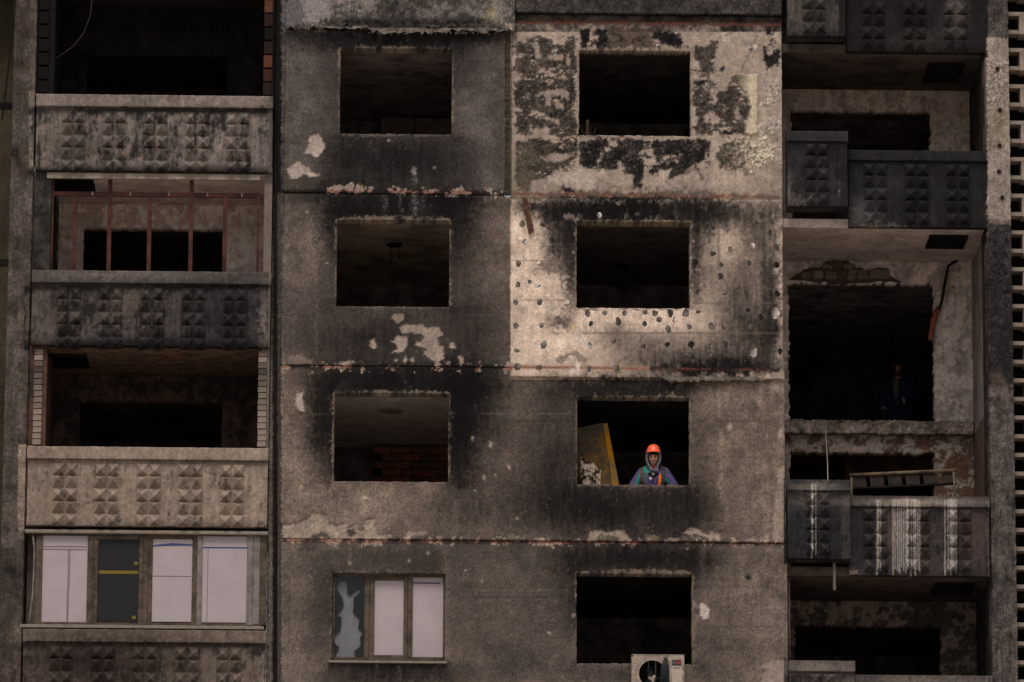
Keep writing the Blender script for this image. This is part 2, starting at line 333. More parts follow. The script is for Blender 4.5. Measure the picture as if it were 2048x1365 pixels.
poly(R8([(35,352),(60,250),(180,245),(260,210),(300,165),(350,168),(410,190),(410,235),(470,262),(530,222),(545,270),(610,245),(615,285),(660,285),(662,215),(740,205),(735,260),(780,350),(700,357),(400,352),(230,352)]), (139,124,112), recess=.010, var=.08)
poly(R8([(285,345),(320,310),(370,303),(420,325),(450,348)]), (76,67,60), 1, 3); poly(R8([(545,290),(590,285),(613,312),(585,335),(545,328)]), (66,58,53), 1, 3)
poly(R8([(935,335),(960,310),(1010,275),(1035,300),(1100,290),(1105,315),(1040,320),(960,345)]), (138,122,110), .9, 3, recess=.006)
poly(R8([(630,60),(660,45),(718,58),(660,70),(625,95)]), (150,133,120), .9)
C3 = lambda p: crop(p, 1010, 680); C4 = lambda p: crop(p, 1010, 978)
poly(C4([(585,350),(600,310),(640,290),(740,300),(800,285),(850,310),(890,375),(820,385),(790,330),(700,320),(650,350),(655,380),(600,375)]), (140,124,113), .95, 3, recess=.006)
poly(C4([(650,352),(720,325),(790,335),(815,380),(660,385)]), (92,80,70), .9, 3)
poly(C4([(1250,320),(1290,290),(1325,275),(1370,290),(1380,310),(1480,305),(1515,325),(1520,345),(1450,350),(1400,330),(1330,320)]), (142,127,116), .95, 2.5, recess=.006)
poly(C4([(1240,335),(1330,322),(1450,352),(1640,350),(1660,385),(1250,390)]), (84,74,64), .85, 3)
poly(C4([(1120,375),(1170,342),(1225,345),(1225,385),(1120,388)]), (132,117,106), .9, 2.5)
poly(C4([(990,330),(1040,318),(1080,340),(1100,380),(1000,385)]), (104,90,78), .9, 3); poly(C4([(920,375),(945,350),(975,352),(970,380)]), (132,117,106), .9, 2)
poly(C4([(180,360),(270,342),(325,370),(375,378),(200,382)]), (146,130,118), .9, 2); poly(C4([(480,370),(510,357),(555,365),(550,382),(480,382)]), (140,124,112), .9, 2)
poly(C4([(0,320),(120,330),(180,370),(0,378)]), (122,108,94), .55, 4)
poly(C4([(1900,20),(1975,-40),(1978,330),(1945,370),(1890,375),(1905,200),(1895,100)]), (138,122,110), .95, 2, recess=.008)
poly(C4([(1690,355),(1740,342),(1770,360),(1760,380),(1700,380)]), (138,122,110), .9, 2); poly(C4([(1840,425),(1890,418),(1890,450),(1860,450)]), (128,113,102), .8, 2)
poly(C3([(1920,900),(1975,880),(1978,1370),(1890,1370),(1895,1180),(1925,1000)]), (140,124,112), .95, 2, recess=.008)
poly(C3([(1870,230),(1950,215),(1962,260),(1960,380),(1900,360),(1850,340),(1880,290)]), (132,117,106), .9, 3, recess=.005); poly(C3([(1935,640),(1965,620),(1960,690),(1915,710)]), (146,130,118), .9)
poly(C4([(1372,810),(1400,793),(1425,815),(1440,845),(1462,852),(1440,880),(1430,915),(1395,918),(1370,890)]), (166,152,146), 1, 2, recess=.009)
poly(C4([(1325,790),(1372,820),(1370,840),(1325,845)]), (112,98,90), .9); poly(C4([(1320,880),(1350,885),(1375,895),(1350,990),(1330,1100),(1318,1100)]), (104,90,80), .85, 2)
poly(C4([(1810,1240),(1850,1210),(1990,1195),(1998,1370),(1800,1370),(1825,1300),(1860,1270),(1820,1260)]), (138,122,112), .95, 2.5, recess=.007)
poly(C4([(470,890),(497,870),(497,905),(475,908)]), (128,112,104), .9); poly(C4([(298,1012),(322,1002),(324,1028),(300,1025)]), (150,136,126)); poly(C4([(76,212),(95,202),(100,218),(80,222)]), (165,150,138))
blobc(1521, 1270, 9, 6, (130,114,100), .7, 3); blobc(1498, 1156, 5, 6, (14,12,12), 1.0, 2)
for (x, y, r) in [(945, 876, 4), (980, 889, 5), (1019, 935, 3.5), (968, 955, 3), (948, 981, 3), (1034, 1036, 3), (1460, 855, 6), (868, 336, 2), (777, 282, 3), (614, 424, 3), (990, 950, 2), (700, 1128, 3), (818, 1121, 3), (933, 1140, 2), (1497, 98, 2), (964, 1164, 2), (602, 974, 3), (856, 1105, 3)]:
    blobc(x, y, r, r*1.2, (165,148,134), .95, 2)
# pale flecks
fl = (np.random.RandomState(5).uniform(0, 1, (ch, cw)) > 0.9991).astype(np.float32)
fl = fl + 0.5*(np.roll(fl, 1, 0) + np.roll(fl, 1, 1)); w = sl(X0, 60, X1, 1440); m = np.clip(fl[w], 0, 1)[..., None]*0.55
C[w] = C[w]*(1 - m) + np.array((150,136,126), np.float32)*m

# --- R1 panel: burnt glue beds left where the insulation came off
K1 = lambda p: crop(p, 1010, 0)
D1 = (30, 27, 25)
N_FLOW = fbm(46, 17, 77, gain=.5); N_FLOW2 = fbm(34, 20, 79, gain=.5)
dark = [[(70,330),(130,290),(240,250),(310,280),(320,320),(330,370),(380,370),(420,350),(430,290),(480,230),(497,280),(500,400),(505,520),(440,560),(400,490),(370,530),(330,480),(270,500),(200,510),(120,520),(70,480)],
 [(60,590),(180,570),(330,570),(470,550),(500,620),(500,690),(490,760),(430,800),(330,840),(280,815),(270,790),(190,780),(170,810),(110,780),(70,720)],
 [(60,790),(110,800),(180,810),(320,850),(430,820),(500,830),(505,930),(470,960),(420,970),(300,960),(330,910),(290,905),(160,890),(205,950),(150,960),(85,930),(80,860)],
 [(80,1000),(200,985),(330,1000),(450,980),(515,980),(510,1100),(480,1150),(410,1190),(360,1180),(290,1260),(190,1280),(180,1340),(90,1350),(75,1200)],
 [(525,1000),(690,980),(740,1000),(720,1030),(700,1050),(650,1120),(640,1180),(590,1190),(530,1160)],
 [(650,1200),(690,1070),(760,1060),(840,980),(975,985),(980,1050),(940,1080),(940,1120),(980,1140),(975,1250),(960,1320),(910,1340),(905,1240),(840,1230),(830,1110),(790,1190),(700,1205)],
 [(1035,1005),(1200,990),(1360,980),(1440,990),(1450,1030),(1410,1060),(1410,1120),(1270,1210),(1150,1280),(1170,1190),(1100,1200),(1040,1240),(1010,1220),(1040,1170),(1130,1150),(1270,1130),(1260,1090),(1150,1090),(1090,1130),(1050,1110)],
 [(385,1290),(470,1265),(500,1310),(490,1360),(400,1350)], [(530,210),(600,210),(600,300),(560,340),(535,330)], [(640,200),(720,205),(715,330),(640,345),(660,280)],
 [(1040,215),(1150,230),(1250,260),(1240,340),(1130,320),(1040,270)],
 [(1340,320),(1430,330),(1450,290),(1500,300),(1480,380),(1450,450),(1490,500),(1430,520),(1380,510),(1370,440),(1330,400)],
 [(1325,630),(1400,620),(1450,660),(1440,760),(1410,840),(1475,870),(1460,950),(1330,950),(1330,900),(1370,850),(1320,720)],
 [(1430,750),(1490,740),(1500,660),(1560,650),(1600,550),(1640,560),(1680,640),(1730,750),(1700,950),(1640,950),(1560,860),(1490,830)],
 [(1835,200),(1880,190),(1870,240),(1845,250)], [(1820,330),(1840,320),(1850,400),(1950,340),(1950,400),(1910,460),(1860,490),(1830,450)], [(1325,580),(1380,560),(1420,575),(1410,600),(1340,600)], [(1510,490),(1535,470),(1555,490),(1530,512)], [(1520,940),(1560,910),(1590,940),(1560,955)]]
brd = [(720,195),(1040,195),(1045,345),(720,345)]
w, m = pmask(K1(brd), 5); C[w] = C[w]*(1 - .8*m[..., None]) + np.array((66,55,49), np.float32)*.8*m[..., None]
for (x0, y0, x1, y1, th, c) in [(1030, 84, 1152, 262, .02, (60,53,47)), (1030, 278, 1156, 345, .1, (58,52,45)), (1162, 279, 1300, 338, .18, (40,36,34)), (1306, 280, 1420, 340, .2, (46,41,38)), (1386, 92, 1432, 268, .3, (74,66,58)), (1425, 190, 1478, 272, .15, (60,54,48)), (1162, 60, 1365, 98, .1, (50,43,39)), (1530, 55, 1562, 150, .4, (44,40,38))]:
    w = sl(x0 - 12, y0 - 12, x1 + 12, y1 + 12)       # finer flaking of the same glue
    e = sst(x0 - 8, x0 + 10, PXg[w])*(1 - sst(x1 - 10, x1 + 8, PXg[w]))*sst(y0 - 8, y0 + 10, PYg[w])*(1 - sst(y1 - 10, y1 + 8, PYg[w]))
    m = sst(th, th + .14, N_FLOW2[w] + .25*N_SM[w] - .9*(1 - e))*.9
    C[w] = C[w]*(1 - m[..., None]) + np.array(c, np.float32)*(1 + .3*N_FINE[w] + .2*N_SM[w])[..., None]*m[..., None]; D[w] = D[w]*(1 - m) - .005*m; G[w] = np.maximum(G[w], m*2)
for i, p in enumerate(dark):
    w, m = pmask(K1(p), 3.2, i)
    if i in (4, 5, 6, 7): m = m*np.clip(0.95 + 0.45*np.sin(PXg[w]*2*np.pi/5.6 + 2.5*WX[w])*(N_MID[w] > -.1), 0, 1)      # trowel combing
    if i in (0, 1, 2, 3, 12, 13): m = m*(1 - sst(.80, .88, np.roll(N_FLOW, i*83, 1)[w]))
    m = m*np.clip(2.3 + 1.0*N_SM[w] + 0.4*N_FINE[w], 0, 1); m = m*(.8 if i in (0, 1, 2, 3, 11, 12, 13) else .92); G[w] = np.maximum(G[w], m*2.2)
    c = np.array((47,41,37) if i in (0,1,2,3,11,12,13) else (21,19,19), np.float32)*(1 + .45*N_FINE[w] + .25*N_MID[w])[..., None]
    C[w] = C[w]*(1 - m[..., None]) + c*m[..., None]; D[w] = D[w]*(1 - m) - .006*m
for p in ([(210,340),(245,330),(250,410),(215,415)], [(300,390),(410,385),(400,430),(300,420)], [(430,390),(455,370),(455,470),(420,470)], [(215,660),(330,625),(420,630),(460,680),(440,710),(380,670),(220,685)],
          [(360,730),(420,730),(410,770),(365,765)], [(340,850),(400,840),(370,910)], [(240,1110),(380,1080),(490,1085),(400,1150),(260,1130)], [(180,330),(215,290),(250,300),(220,350)], [(290,690),(330,680),(320,740),(290,750)], [(1540,740),(1570,760),(1550,810)], [(1620,760),(1650,740),(1660,850),(1625,830)]):
    poly(K1(p), (142,126,114), .95, 3, recess=.0005)
blobc(1043, 360, 20, 45, (96, 87, 72), .6, 8); blobc(1060, 310, 26, 30, (84, 76, 62), .4, 8)
poly(K1([(300,1240),(520,1195),(660,1210),(640,1260),(640,1330),(540,1345),(300,1290)]), (166,150,138), .85, 4)
w, m = pmask(K1([(1600,540),(1625,530),(1782,528),(1782,955),(1690,955),(1705,880),(1740,760),(1700,660),(1650,600)]), .8)   # scorched foam board
t = np.clip((PXg[w] + 4*WX[w] - 1468)/32, 0, 1)[..., None]; G[w] = G[w]*(1 - m) + .5*m
C[w] = C[w]*(1 - m[..., None]) + ((1 - t)*np.array((84,76,66)) + t*np.array((180,164,140)))*(1 + .07*N_FINE[w] + .05*N_MID[w])[..., None]*m[..., None]; D[w] = D[w]*(1 - m) - .035*m
w, m = pmask(K1([(1490,1060),(1550,1000),(1700,980),(1870,970),(1910,1040),(1880,1120),(1780,1200),(1720,1260),(1640,1200),(1520,1190)]), 6)
t = np.clip((PXg[w] - 1450)/70, 0, 1)[..., None]
C[w] = C[w]*(1 - m[..., None]) + ((1 - t)*np.array((78,70,60)) + t*np.array((172,156,138)))*(1 + .28*N_FINE[w] + .2*N_SM[w])[..., None]*m[..., None]; D[w] = D[w]*(1 - m) - .012*m*(1 + N_SM[w])
for p in ([(1785,880),(1850,870),(1945,810),(1930,900),(1905,955),(1785,955)], [(1810,590),(1870,555),(1940,580),(1950,680),(1920,740),(1860,740),(1800,740),(1840,680)], [(1940,1000),(1970,990),(1960,1250),(1940,1150)], [(1890,1110),(1920,1100),(1915,1150),(1890,1145)]):
    w, m = pmask(K1(p), 5); C[w] = C[w]*(1 - .9*m[..., None]) + np.array((152,138,128), np.float32)*(1 + .2*N_FINE[w] + .12*N_SM[w])[..., None]*.9*m[..., None]; D[w] = D[w]*(1 - m) - .01*m
poly(K1([(1700,350),(1755,315),(1780,330),(1765,355),(1715,365)]), (190,178,170), 1, 3); blobc(1503, 99, 4, 3, (40,36,34), .9, 1)
for (x0, y0, x1, y1, wd) in [(1460, 195, 1520, 60, 1.3), (1440, 75, 1500, 52, 1.0), (1350, 350, 1395, 340, 3), (1395, 340, 1405, 356, 3), (1340, 353, 1372, 338, 3)]:
    ww = sl(min(x0, x1) - 10, min(y0, y1) - 10, max(x0, x1) + 10, max(y0, y1) + 10); L = math.hypot(x1 - x0, y1 - y0)
    tt = np.clip(((PXg[ww] - x0)*(x1 - x0) + (PYg[ww] - y0)*(y1 - y0))/L**2, 0, 1)
    dd = np.hypot(PXg[ww] + 2*WX[ww] - x0 - tt*(x1 - x0), PYg[ww] + 2*WY[ww] - y0 - tt*(y1 - y0)); m = (np.exp(-(dd/wd)**2)*.7)[..., None]
    C[ww] = C[ww]*(1 - m) + np.array((45,40,36), np.float32)*m
# --- joints: cracked mortar with a red line of old sealant
def joint(x0, x1, ya, yb, red, pale, ragged=1.0, c_dark=(26, 23, 22)):
    w = sl(x0, min(ya, yb) - 26, x1, max(ya, yb) + 26); yl = ya + (PXg[w] - x0)*(yb - ya)/(x1 - x0)
    dy = PYg[w] - yl + 1.6*WY[w]*ragged
    m = (np.exp(-(dy/4.0)**2)*.85)[..., None]; C[w] = C[w]*(1 - m) + np.array(c_dark, np.float32)*m
    if pale:
        m = ((np.abs(dy + 1 + 3*N_SM[w]) < 6 + 4*N_MID[w]) & (N_MID[w] + .6*N_SM[w] + pale > .75))[..., None]*.9
        C[w] = C[w]*(1 - m) + np.array((150,132,118), np.float32)*m
    if red:
        m = (np.exp(-((dy - .5)/2.0)**2)*np.clip(red*.75 + .9*N_MID[w], 0, .85))[..., None]; C[w] = C[w]*(1 - m) + np.array((112,62,50), np.float32)*m
joint(563, 660, 384, 384, .1, 0, 1, (18, 16, 15)); joint(655, 945, 382, 385, .9, .75); joint(945, 1022, 386, 388, 0, .35)
joint(560, 1024, 733, 737, .15, .15); joint(556, 1568, 1081, 1088, .75, .25); joint(1024, 1560, 388, 394, .9, .1, 1.5, (96, 82, 72)); joint(1022, 1300, 734, 737, .95, 0, .3, (150, 120, 104)); joint(1300, 1560, 737, 740, .3, .0, 1)
joint(1036, 1566, 44, 50, .8, 0, 1.6, (58, 42, 36))
# L0: scorched foam with combing, curled lower edge
w = sl(565, -70, 1030, 66)
n = np.clip(.5 + .9*N_MID[w] + .5*N_SM[w], 0, 1)
C[w] = C[w]*(0.75 + .45*n)[..., None]*(1 - .30*np.clip(np.sin(PXg[w]*2*np.pi/5.2 + 1.5*WX[w]), 0, 1)*(PXg[w] > 700))[..., None]
rect(545, -70, 606, 48, (88,84,84), .9); rect(607, -70, 662, 46, (128,120,116), .8, 0, 6)
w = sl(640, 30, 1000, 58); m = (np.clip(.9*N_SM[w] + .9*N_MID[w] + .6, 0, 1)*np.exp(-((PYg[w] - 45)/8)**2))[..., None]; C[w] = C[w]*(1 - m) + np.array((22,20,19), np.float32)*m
blobc(985, 30, 16, 22, (150,140,112), .8, 6); blobc(1003, 15, 12, 30, (128,120,116), .8, 8)
poly(crop([(820,55),(870,0),(905,0),(890,110),(865,100)], 540, 0), (46,43,43), .9)
w = sl(1030, -70, 1585, 30); C[w] *= (1 + .15*N_MID[w] + .18*N_FINE[w])[..., None]
# brown lip of insulation edge, left of R1
rect(1010, 62, 1022, 388, (58, 50, 42)); w = sl(1010, 62, 1022, 388); C[w] *= (1 + .25*N_HST[w])[..., None]
# seams of the boards in R2
for (x0, y0, x1, y1) in [(1024, 521, 1150, 522), (1385, 605, 1560, 608), (1024, 600, 1150, 601), (1160, 665, 1560, 668), (1434, 445, 1440, 540)]:
    rect(x0, y0 - .6, x1, y1 + .8, (96, 84, 76), .5, .8)
poly(C3([(355,130),(460,85),(540,95),(585,160),(560,180),(500,120),(440,130),(400,180)]), (120,106,96), .85, 4); poly(C3([(440,120),(465,110),(487,120),(470,135)]), (205,192,184), 1, 1)
poly(C3([(500,0),(520,-40),(532,-20),(525,40),(512,50)]), (200,186,176), 1, 2); poly(C3([(445,235),(470,195),(500,205),(510,140),(530,160),(525,240),(480,250)]), (196,180,170), 1, 2.5)
for p in ([(505,1045-0),(525,1040),(535,1120),(530,1240),(515,1250),(512,1120)], [(440,1080),(500,1075),(505,1135),(470,1125)]):
    poly(crop(p, 1010, 340), (178,160,146) if p[0][0] == 505 else (170,150,120), 1, 2)
poly(crop([(400,325),(450,305),(490,320),(512,355),(510,380),(480,360),(430,345)], 1010, 340), (120,106,98), .9, 3)

# --- left bay parapets, piers, right bay
rect(-50, -70, 30, 1440, (74, 64, 46)); rect(-50, -70, 80, 1440, (80, 71, 66), 1); 
w = sl(-50, -70, 82, 1440)
C[w] *= (1 + .16*N_BIG[w] + .16*N_MID[w] + .12*N_VST[w])[..., None]*.88
for (x, y, rx, ry, a, c) in [(45, 60, 10, 60, .6, (45,32,28)), (42, 190, 12, 40, .4, (40,34,32)), (30, 310, 10, 22, .8, (18,16,15)), (50, 340, 12, 20, .6, (34,29,27)), (50, 480, 14, 60, .3, (52,44,40)), (60, 700, 10, 200, .35, (50,44,42)), (40, 780, 6, 5, .8, (30,25,22)),
    (14, 1060, 6, 6, .8, (30,25,22)), (30, 1020, 26, 30, .35, (104,92,80)), (24, 1200, 14, 60, .4, (52,44,40)), (35, 650, 14, 30, .4, (96,84,76))]:
    blobc(x, y, rx, ry, c, a, 8)
def pface(x0, y0, x1, y1, c, grime, sootv, seed, left_c=None):
    w = sl(max(x0 - 12, 1569) if x0 > 1500 else x0 - 12, y0 - 6, x1 + 12, y1 + 10); cc = np.array(c, np.float32)
    n = 1 + .10*np.roll(N_MID, seed*91, 1)[w] + .07*np.roll(N_VST, seed*57, 1)[w] + .05*N_SM[w]
    C[w] = cc*n[..., None]
    g = np.clip(np.roll(N_VST, seed*131, 1)[w]*.55 + np.roll(N_MID, seed*77, 1)[w]*.75 + np.roll(N_VST2, seed*19, 1)[w]*.35 + grime, 0, 1)
    g = g*sst(y0 + 22, y0 + 40, PYg[w])
    C[w] = C[w]*(1 - .82*g[..., None]) + np.array((26,24,24), np.float32)*.82*g[..., None]
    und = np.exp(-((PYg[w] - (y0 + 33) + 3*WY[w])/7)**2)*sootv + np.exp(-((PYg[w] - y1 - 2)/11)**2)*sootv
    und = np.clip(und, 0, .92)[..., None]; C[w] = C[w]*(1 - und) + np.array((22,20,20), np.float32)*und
    return w
pface(70, 190, 545, 343, (112,101,94), .05, .8, 1); blobc(150, 290, 80, 45, (40,36,35), .5, 16); blobc(330, 300, 40, 40, (48,43,40), .4, 16); blobc(520, 300, 26, 50, (92,84,80), .4)
blobc(115, 250, 30, 60, (110,98,88), .6, 10)
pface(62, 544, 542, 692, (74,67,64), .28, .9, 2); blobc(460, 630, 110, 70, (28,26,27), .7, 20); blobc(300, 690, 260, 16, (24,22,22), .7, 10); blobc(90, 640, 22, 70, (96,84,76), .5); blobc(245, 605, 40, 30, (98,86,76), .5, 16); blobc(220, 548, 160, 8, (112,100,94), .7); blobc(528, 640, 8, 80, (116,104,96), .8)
pface(50, 896, 538, 1052, (124,109,98), -.75, .22, 3); blobc(480, 1030, 60, 22, (150,130,114), .5); blobc(300, 905, 240, 10, (140,124,112), .5); blobc(130, 1010, 90, 60, (112,97,84), .4)
pface(40, 1260, 532, 1420, (98,86,77), -.1, .5, 4); blobc(190, 1330, 200, 70, (36,28,27), .85, 18); blobc(430, 1370, 60, 60, (104,92,82), .4)  # dark left end: soot plus the corner's lens falloff, painted into the colour
rect(538, -70, 563, 1440, (24, 22, 21), 1, 1.0, 3)
rect(537, -70, 545, 1440, (104, 94, 87), .85, .8, 1.0); blobc(541, 300, 6, 200, (46,42,40), .4)
w = sl(556, 387, 566, 1440); C[w] = C[w]*.5 + np.array((112,100,90), np.float32)*.5
rect(559.5, -70, 561.5, 1440, (30, 26, 24), .6)
# right bay
pface(1566, -70, 1692, 72, (70,64,61), .25, .6, 5); blobc(1600, 20, 30, 50, (92,84,80), .4); blobc(1640, 30, 30, 40, (44,40,38), .5)
pface(1690, -70, 1972, 105, (31,29,29), .3, .5, 6); blobc(1912, 30, 22, 60, (110,100,94), .6, 10); blobc(1840, 80, 60, 14, (84,74,64), .45, 12); blobc(1750, 60, 40, 40, (38,36,36), .5)
pface(1566, 265, 1697, 412, (44,42,43), .15, .45, 7); blobc(1576, 380, 8, 30, (120,110,104), .7); blobc(1600, 405, 50, 8, (110,100,92), .6); blobc(1686, 385, 6, 14, (130,112,104), .8)
pface(1694, 305, 1976, 455, (34,32,33), .15, .4, 8); blobc(1725, 425, 34, 34, (88,82,80), .7, 8); blobc(1760, 455, 70, 7, (126,114,106), .7); blobc(1760, 370, 40, 40, (54,52,54), .5)
pface(1566, 962, 1704, 1117, (40,39,40), .1, .3, 9); blobc(1630, 975, 60, 14, (118,106,98), .85, 6); blobc(1600, 1005, 40, 14, (110,98,90), .35); blobc(1650, 1005, 40, 12, (100,90,82), .4, 6); blobc(1692, 1050, 10, 80, (70,60,56), .5)
pface(1696, 996, 1980, 1152, (56,50,49), -.1, .3, 10); blobc(1840, 1005, 160, 9, (136,122,112), .9, 3); blobc(1720, 1080, 24, 60, (30,29,31), .7); blobc(1790, 1060, 50, 40, (84,74,66), .5); blobc(1950, 1070, 30, 60, (72,58,54), .6); blobc(1705, 1145, 14, 5, (150,130,112), .9)
pface(1570, 1324, 1715, 1430, (78,70,66), .1, .5, 11); blobc(1640, 1335, 70, 12, (120,108,100), .7); pface(1706, 1354, 1984, 1440, (64,58,55), .2, .5, 12); blobc(1850, 1360, 150, 8, (118,106,98), .7)
for (xs_, y0, y1) in [([1623.5, 1625, 1631.5], 968, 1118), ([1754, 1756, 1760], 1000, 1150), ([1786, 1790, 1795, 1799, 1803, 1807.5, 1812, 1814, 1816], 998, 1150), ([1822, 1826.5, 1829, 1831, 1835, 1839], 998, 1154), ([1890, 1896, 1900, 1902.5, 1905, 1908, 1912], 998, 1152)]:
    for i, x in enumerate(xs_):
        ye = y1 - (i*29 % 17); ww = sl(x - 8, y0 - 4, x + 8, ye + 6); m = np.exp(-((PXg[ww] + .7*WX[ww] - x)/1.15)**2)*(PYg[ww] < ye)*(PYg[ww] > y0)*.8
        C[ww] = C[ww]*(1 - m[..., None]) + np.array((186,174,166), np.float32)*m[..., None]
for (x, y, rx, ry) in [(1814, 1018, 8, 24), (1830, 1030, 6, 26), (1901, 1030, 8, 40), (1904, 1075, 5, 40), (1832, 1080, 4, 40)]: blobc(x, y, rx*.6, ry, (170,158,150), .12, 3)
# right pier
rect(1976, -70, 2032, 1440, (68,62,59)); w = sl(1972, -70, 2034, 1440); C[w] *= (1 + .2*N_MID[w] + .12*N_FINE[w] + .2*N_VST[w])[..., None]
rect(1974, 76, 2024, 440, (132,120,110), .95, 1.2, 2); w = sl(1974, 76, 2026, 440); C[w] *= (1 + .12*N_MID[w] + .22*N_FINE[w]*((PYg[w] > 120) & (PYg[w] < 215)))[..., None]
blobc(2000, 250, 18, 50, (104,96,76), .6, 6); blobc(2000, 425, 24, 14, (110,98,88), .6); rect(1976, 440, 2030, 450, (110,98,90), .6, 3, 4)
rect(1976, 450, 2032, 770, (38,35,35), .9, 3, 3); w = sl(1976, 450, 2032, 780); C[w] *= (1 + .30*N_FINE[w] + .2*N_MID[w])[..., None]
for (x, y, rx, ry, a, c) in [(2003, 690, 20, 60, .7, (30,27,27)), (1995, 760, 18, 20, .6, (80,62,52)), (2000, 790, 24, 18, .6, (106,94,86)), (1990, 800, 16, 10, .8, (30,26,25)), (1995, 1125, 16, 24, .5, (112,100,92)), (2018, 720, 6, 60, .5, (24,22,22)), (1990, 560, 14, 90, .3, (38,34,34))]:
    blobc(x, y, rx, ry, c, a, 8)
# overall fine speckle
C *= (1 + .07*N_FINE)[..., None]
C = np.clip(C*np.array((1.005, 1.0, 1.0), np.float32), 6, 235)

def samp(A, px, py):
    x = np.clip((px - CX0)/Q, 0, cw - 1.001); y = np.clip((py - CY0)/Q, 0, ch - 1.001)
    i = x.astype(int); j = y.astype(int); fx = x - i; fy = y - j
    if A.ndim == 3: fx = fx[:, None]; fy = fy[:, None]
    return (A[j, i]*(1 - fx) + A[j, i + 1]*fx)*(1 - fy) + (A[j + 1, i]*(1 - fx) + A[j + 1, i + 1]*fx)*fy
NJX = fbm(14, 14, 71); NJZ = fbm(14, 14, 72)

def axis(a, b, cuts, step):
    br = [a] + sorted(c for c in set(cuts) if a + 1e-4 < c < b - 1e-4) + [b]; out = [a]
    for p, q in zip(br, br[1:]):
        n = max(1, int(round((q - p)/step))); out += [p + (q - p)*(k + 1)/n for k in range(n)]
    return np.array(out)
def grid_panel(name, x0, x1, z0, z1, y, parent, holes=(), thick=0.28, step=0.0122, mat=None, reveal=None, jag=0.007, outer=0.004, relief=1.0, colf=None, micro=0.0018, grain=.125, bottom=None, jitter=.4):
    xs_ = axis(x0, x1, [h[0] for h in holes] + [h[1] for h in holes], step); zs_ = axis(z0, z1, [h[2] for h in holes] + [h[3] for h in holes], step)
    nx, nz = len(xs_), len(zs_); X, Z = np.meshgrid(xs_, zs_); X = X.ravel(); Z = Z.ravel(); idx = np.arange(nx*nz).reshape(nz, nx)
    cell = np.ones((nz - 1, nx - 1), bool); cx = (xs_[1:] + xs_[:-1])/2; cz = (zs_[1:] + zs_[:-1])/2
    for h in holes: cell &= ~((cx[None, :] > h[0]) & (cx[None, :] < h[1]) & (cz[:, None] > h[2]) & (cz[:, None] < h[3]))
    a, b, c, d = idx[:-1, :-1], idx[:-1, 1:], idx[1:, 1:], idx[1:, :-1]
    quads = np.stack([a[cell], b[cell], c[cell], d[cell]], 1)
    pad = np.zeros((nz + 1, nx + 1), bool); pad[1:-1, 1:-1] = cell
    up = pad[1:, 1:-1] != pad[:-1, 1:-1]          # open edges along rows, then along columns
    j, i = np.nonzero(up); e1 = np.stack([idx[j, i], idx[j, i + 1]], 1); fl1 = pad[1:, 1:-1][j, i]
    lr = pad[1:-1, 1:] != pad[1:-1, :-1]
    j2, i2 = np.nonzero(lr); e2 = np.stack([idx[j2 + 1, i2], idx[j2, i2]], 1); fl2 = pad[1:-1, 1:][j2, i2]
    ed = np.concatenate([e1, e2]); fl = np.concatenate([fl1, fl2]); ed[~fl] = ed[~fl][:, ::-1]
    bv = np.unique(ed)
    isout = (np.isin(bv, idx[0]) | np.isin(bv, idx[-1]) | np.isin(bv, idx[:, 0]) | np.isin(bv, idx[:, -1]))
    rg = np.random.RandomState(int(abs(x0*7919 + z1*104729)) % 99991); wn = np.clip(rg.normal(0, 1, len(X)), -2.2, 2.2)
    jit = rg.uniform(-jitter, jitter, (2, len(X)))*step; jit[:, bv] = 0; X = X + jit[0]; Z = Z + jit[1]   # irregular vertices: no raster in the grain
    px, py = proj(X, y, Z)
    col = samp(C, px, py) if colf is None else colf(X, Z, px, py)
    dep = samp(D, px, py)*relief if colf is None else np.zeros(len(X))
    gs = grain*(samp(G, px, py) if colf is None else 1.0); col = col*(1 + gs*wn)[:, None]
    Y = y + dep + micro*(.6*samp(N_FINE, px, py) - .5*wn)
    am = np.where(isout, outer, jag); X[bv] += am*samp(NJX, px, py)[bv]; Z[bv] += am*samp(NJZ, px, py)[bv]
    if bottom is not None:                         # ragged, curling lower edge
        k = np.clip(1 - (Z - z0)/bottom[0], 0, 1); Z += k*bottom[1]*samp(fbm_b, px, py); Y = Y - k*k*bottom[2]*(1 + samp(fbm_b, px, py))
    N = len(X); mp = np.full(N, -1); mp[bv] = N + np.arange(len(bv))
    co = np.concatenate([np.stack([X, Y, Z], 1), np.stack([X[bv], np.full(len(bv), y + thick), Z[bv]], 1)])
    rc = col[bv]*0.75 if reveal is None else np.array(reveal)*(1 + .25*samp(N_MID, px, py)[bv, None])
    if reveal is not None: rc = np.where(isout[:, None], col[bv]*0.7, rc)
    colr = lin(np.concatenate([col, rc]))
    side = np.stack([ed[:, 1], ed[:, 0], mp[ed[:, 0]], mp[ed[:, 1]]], 1)
    al = np.concatenate([quads, side]); us, inv = np.unique(al, return_inverse=True)
    me = set_mesh(name, co[us], inv.reshape(al.shape), colr[us], mat or M_WALL)
    return link(name, me, parent)
fbm_b = fbm(40, 40, 91, 4)

# ================================================================ THE PLACE
# ground
gm = flat_mat('pale_winter_ground', (176, 168, 160), 0.8, 0.3, 0.3, 0.95, c2=(140, 132, 124), sc2=0.15)
bm = bmesh.new(); g = 900.0
vs = [bm.verts.new(p) for p in ((-g, -g, 0), (g, -g, 0), (g, g, 0), (-g, g, 0))]; bm.faces.new(vs)
tag(from_bm('ground', bm, gm), 'pale trodden winter ground in front of the burnt apartment block', kind='structure')

BLD = empty('apartment_block', (1.5, 0.0, 0.0))
tag(BLD, 'burnt grey panel apartment block with empty window openings and sooty loggias', 'building')
def wr(k, Y=0.0): return RC(*WINS[k], Y)
TAN = (104, 92, 80)
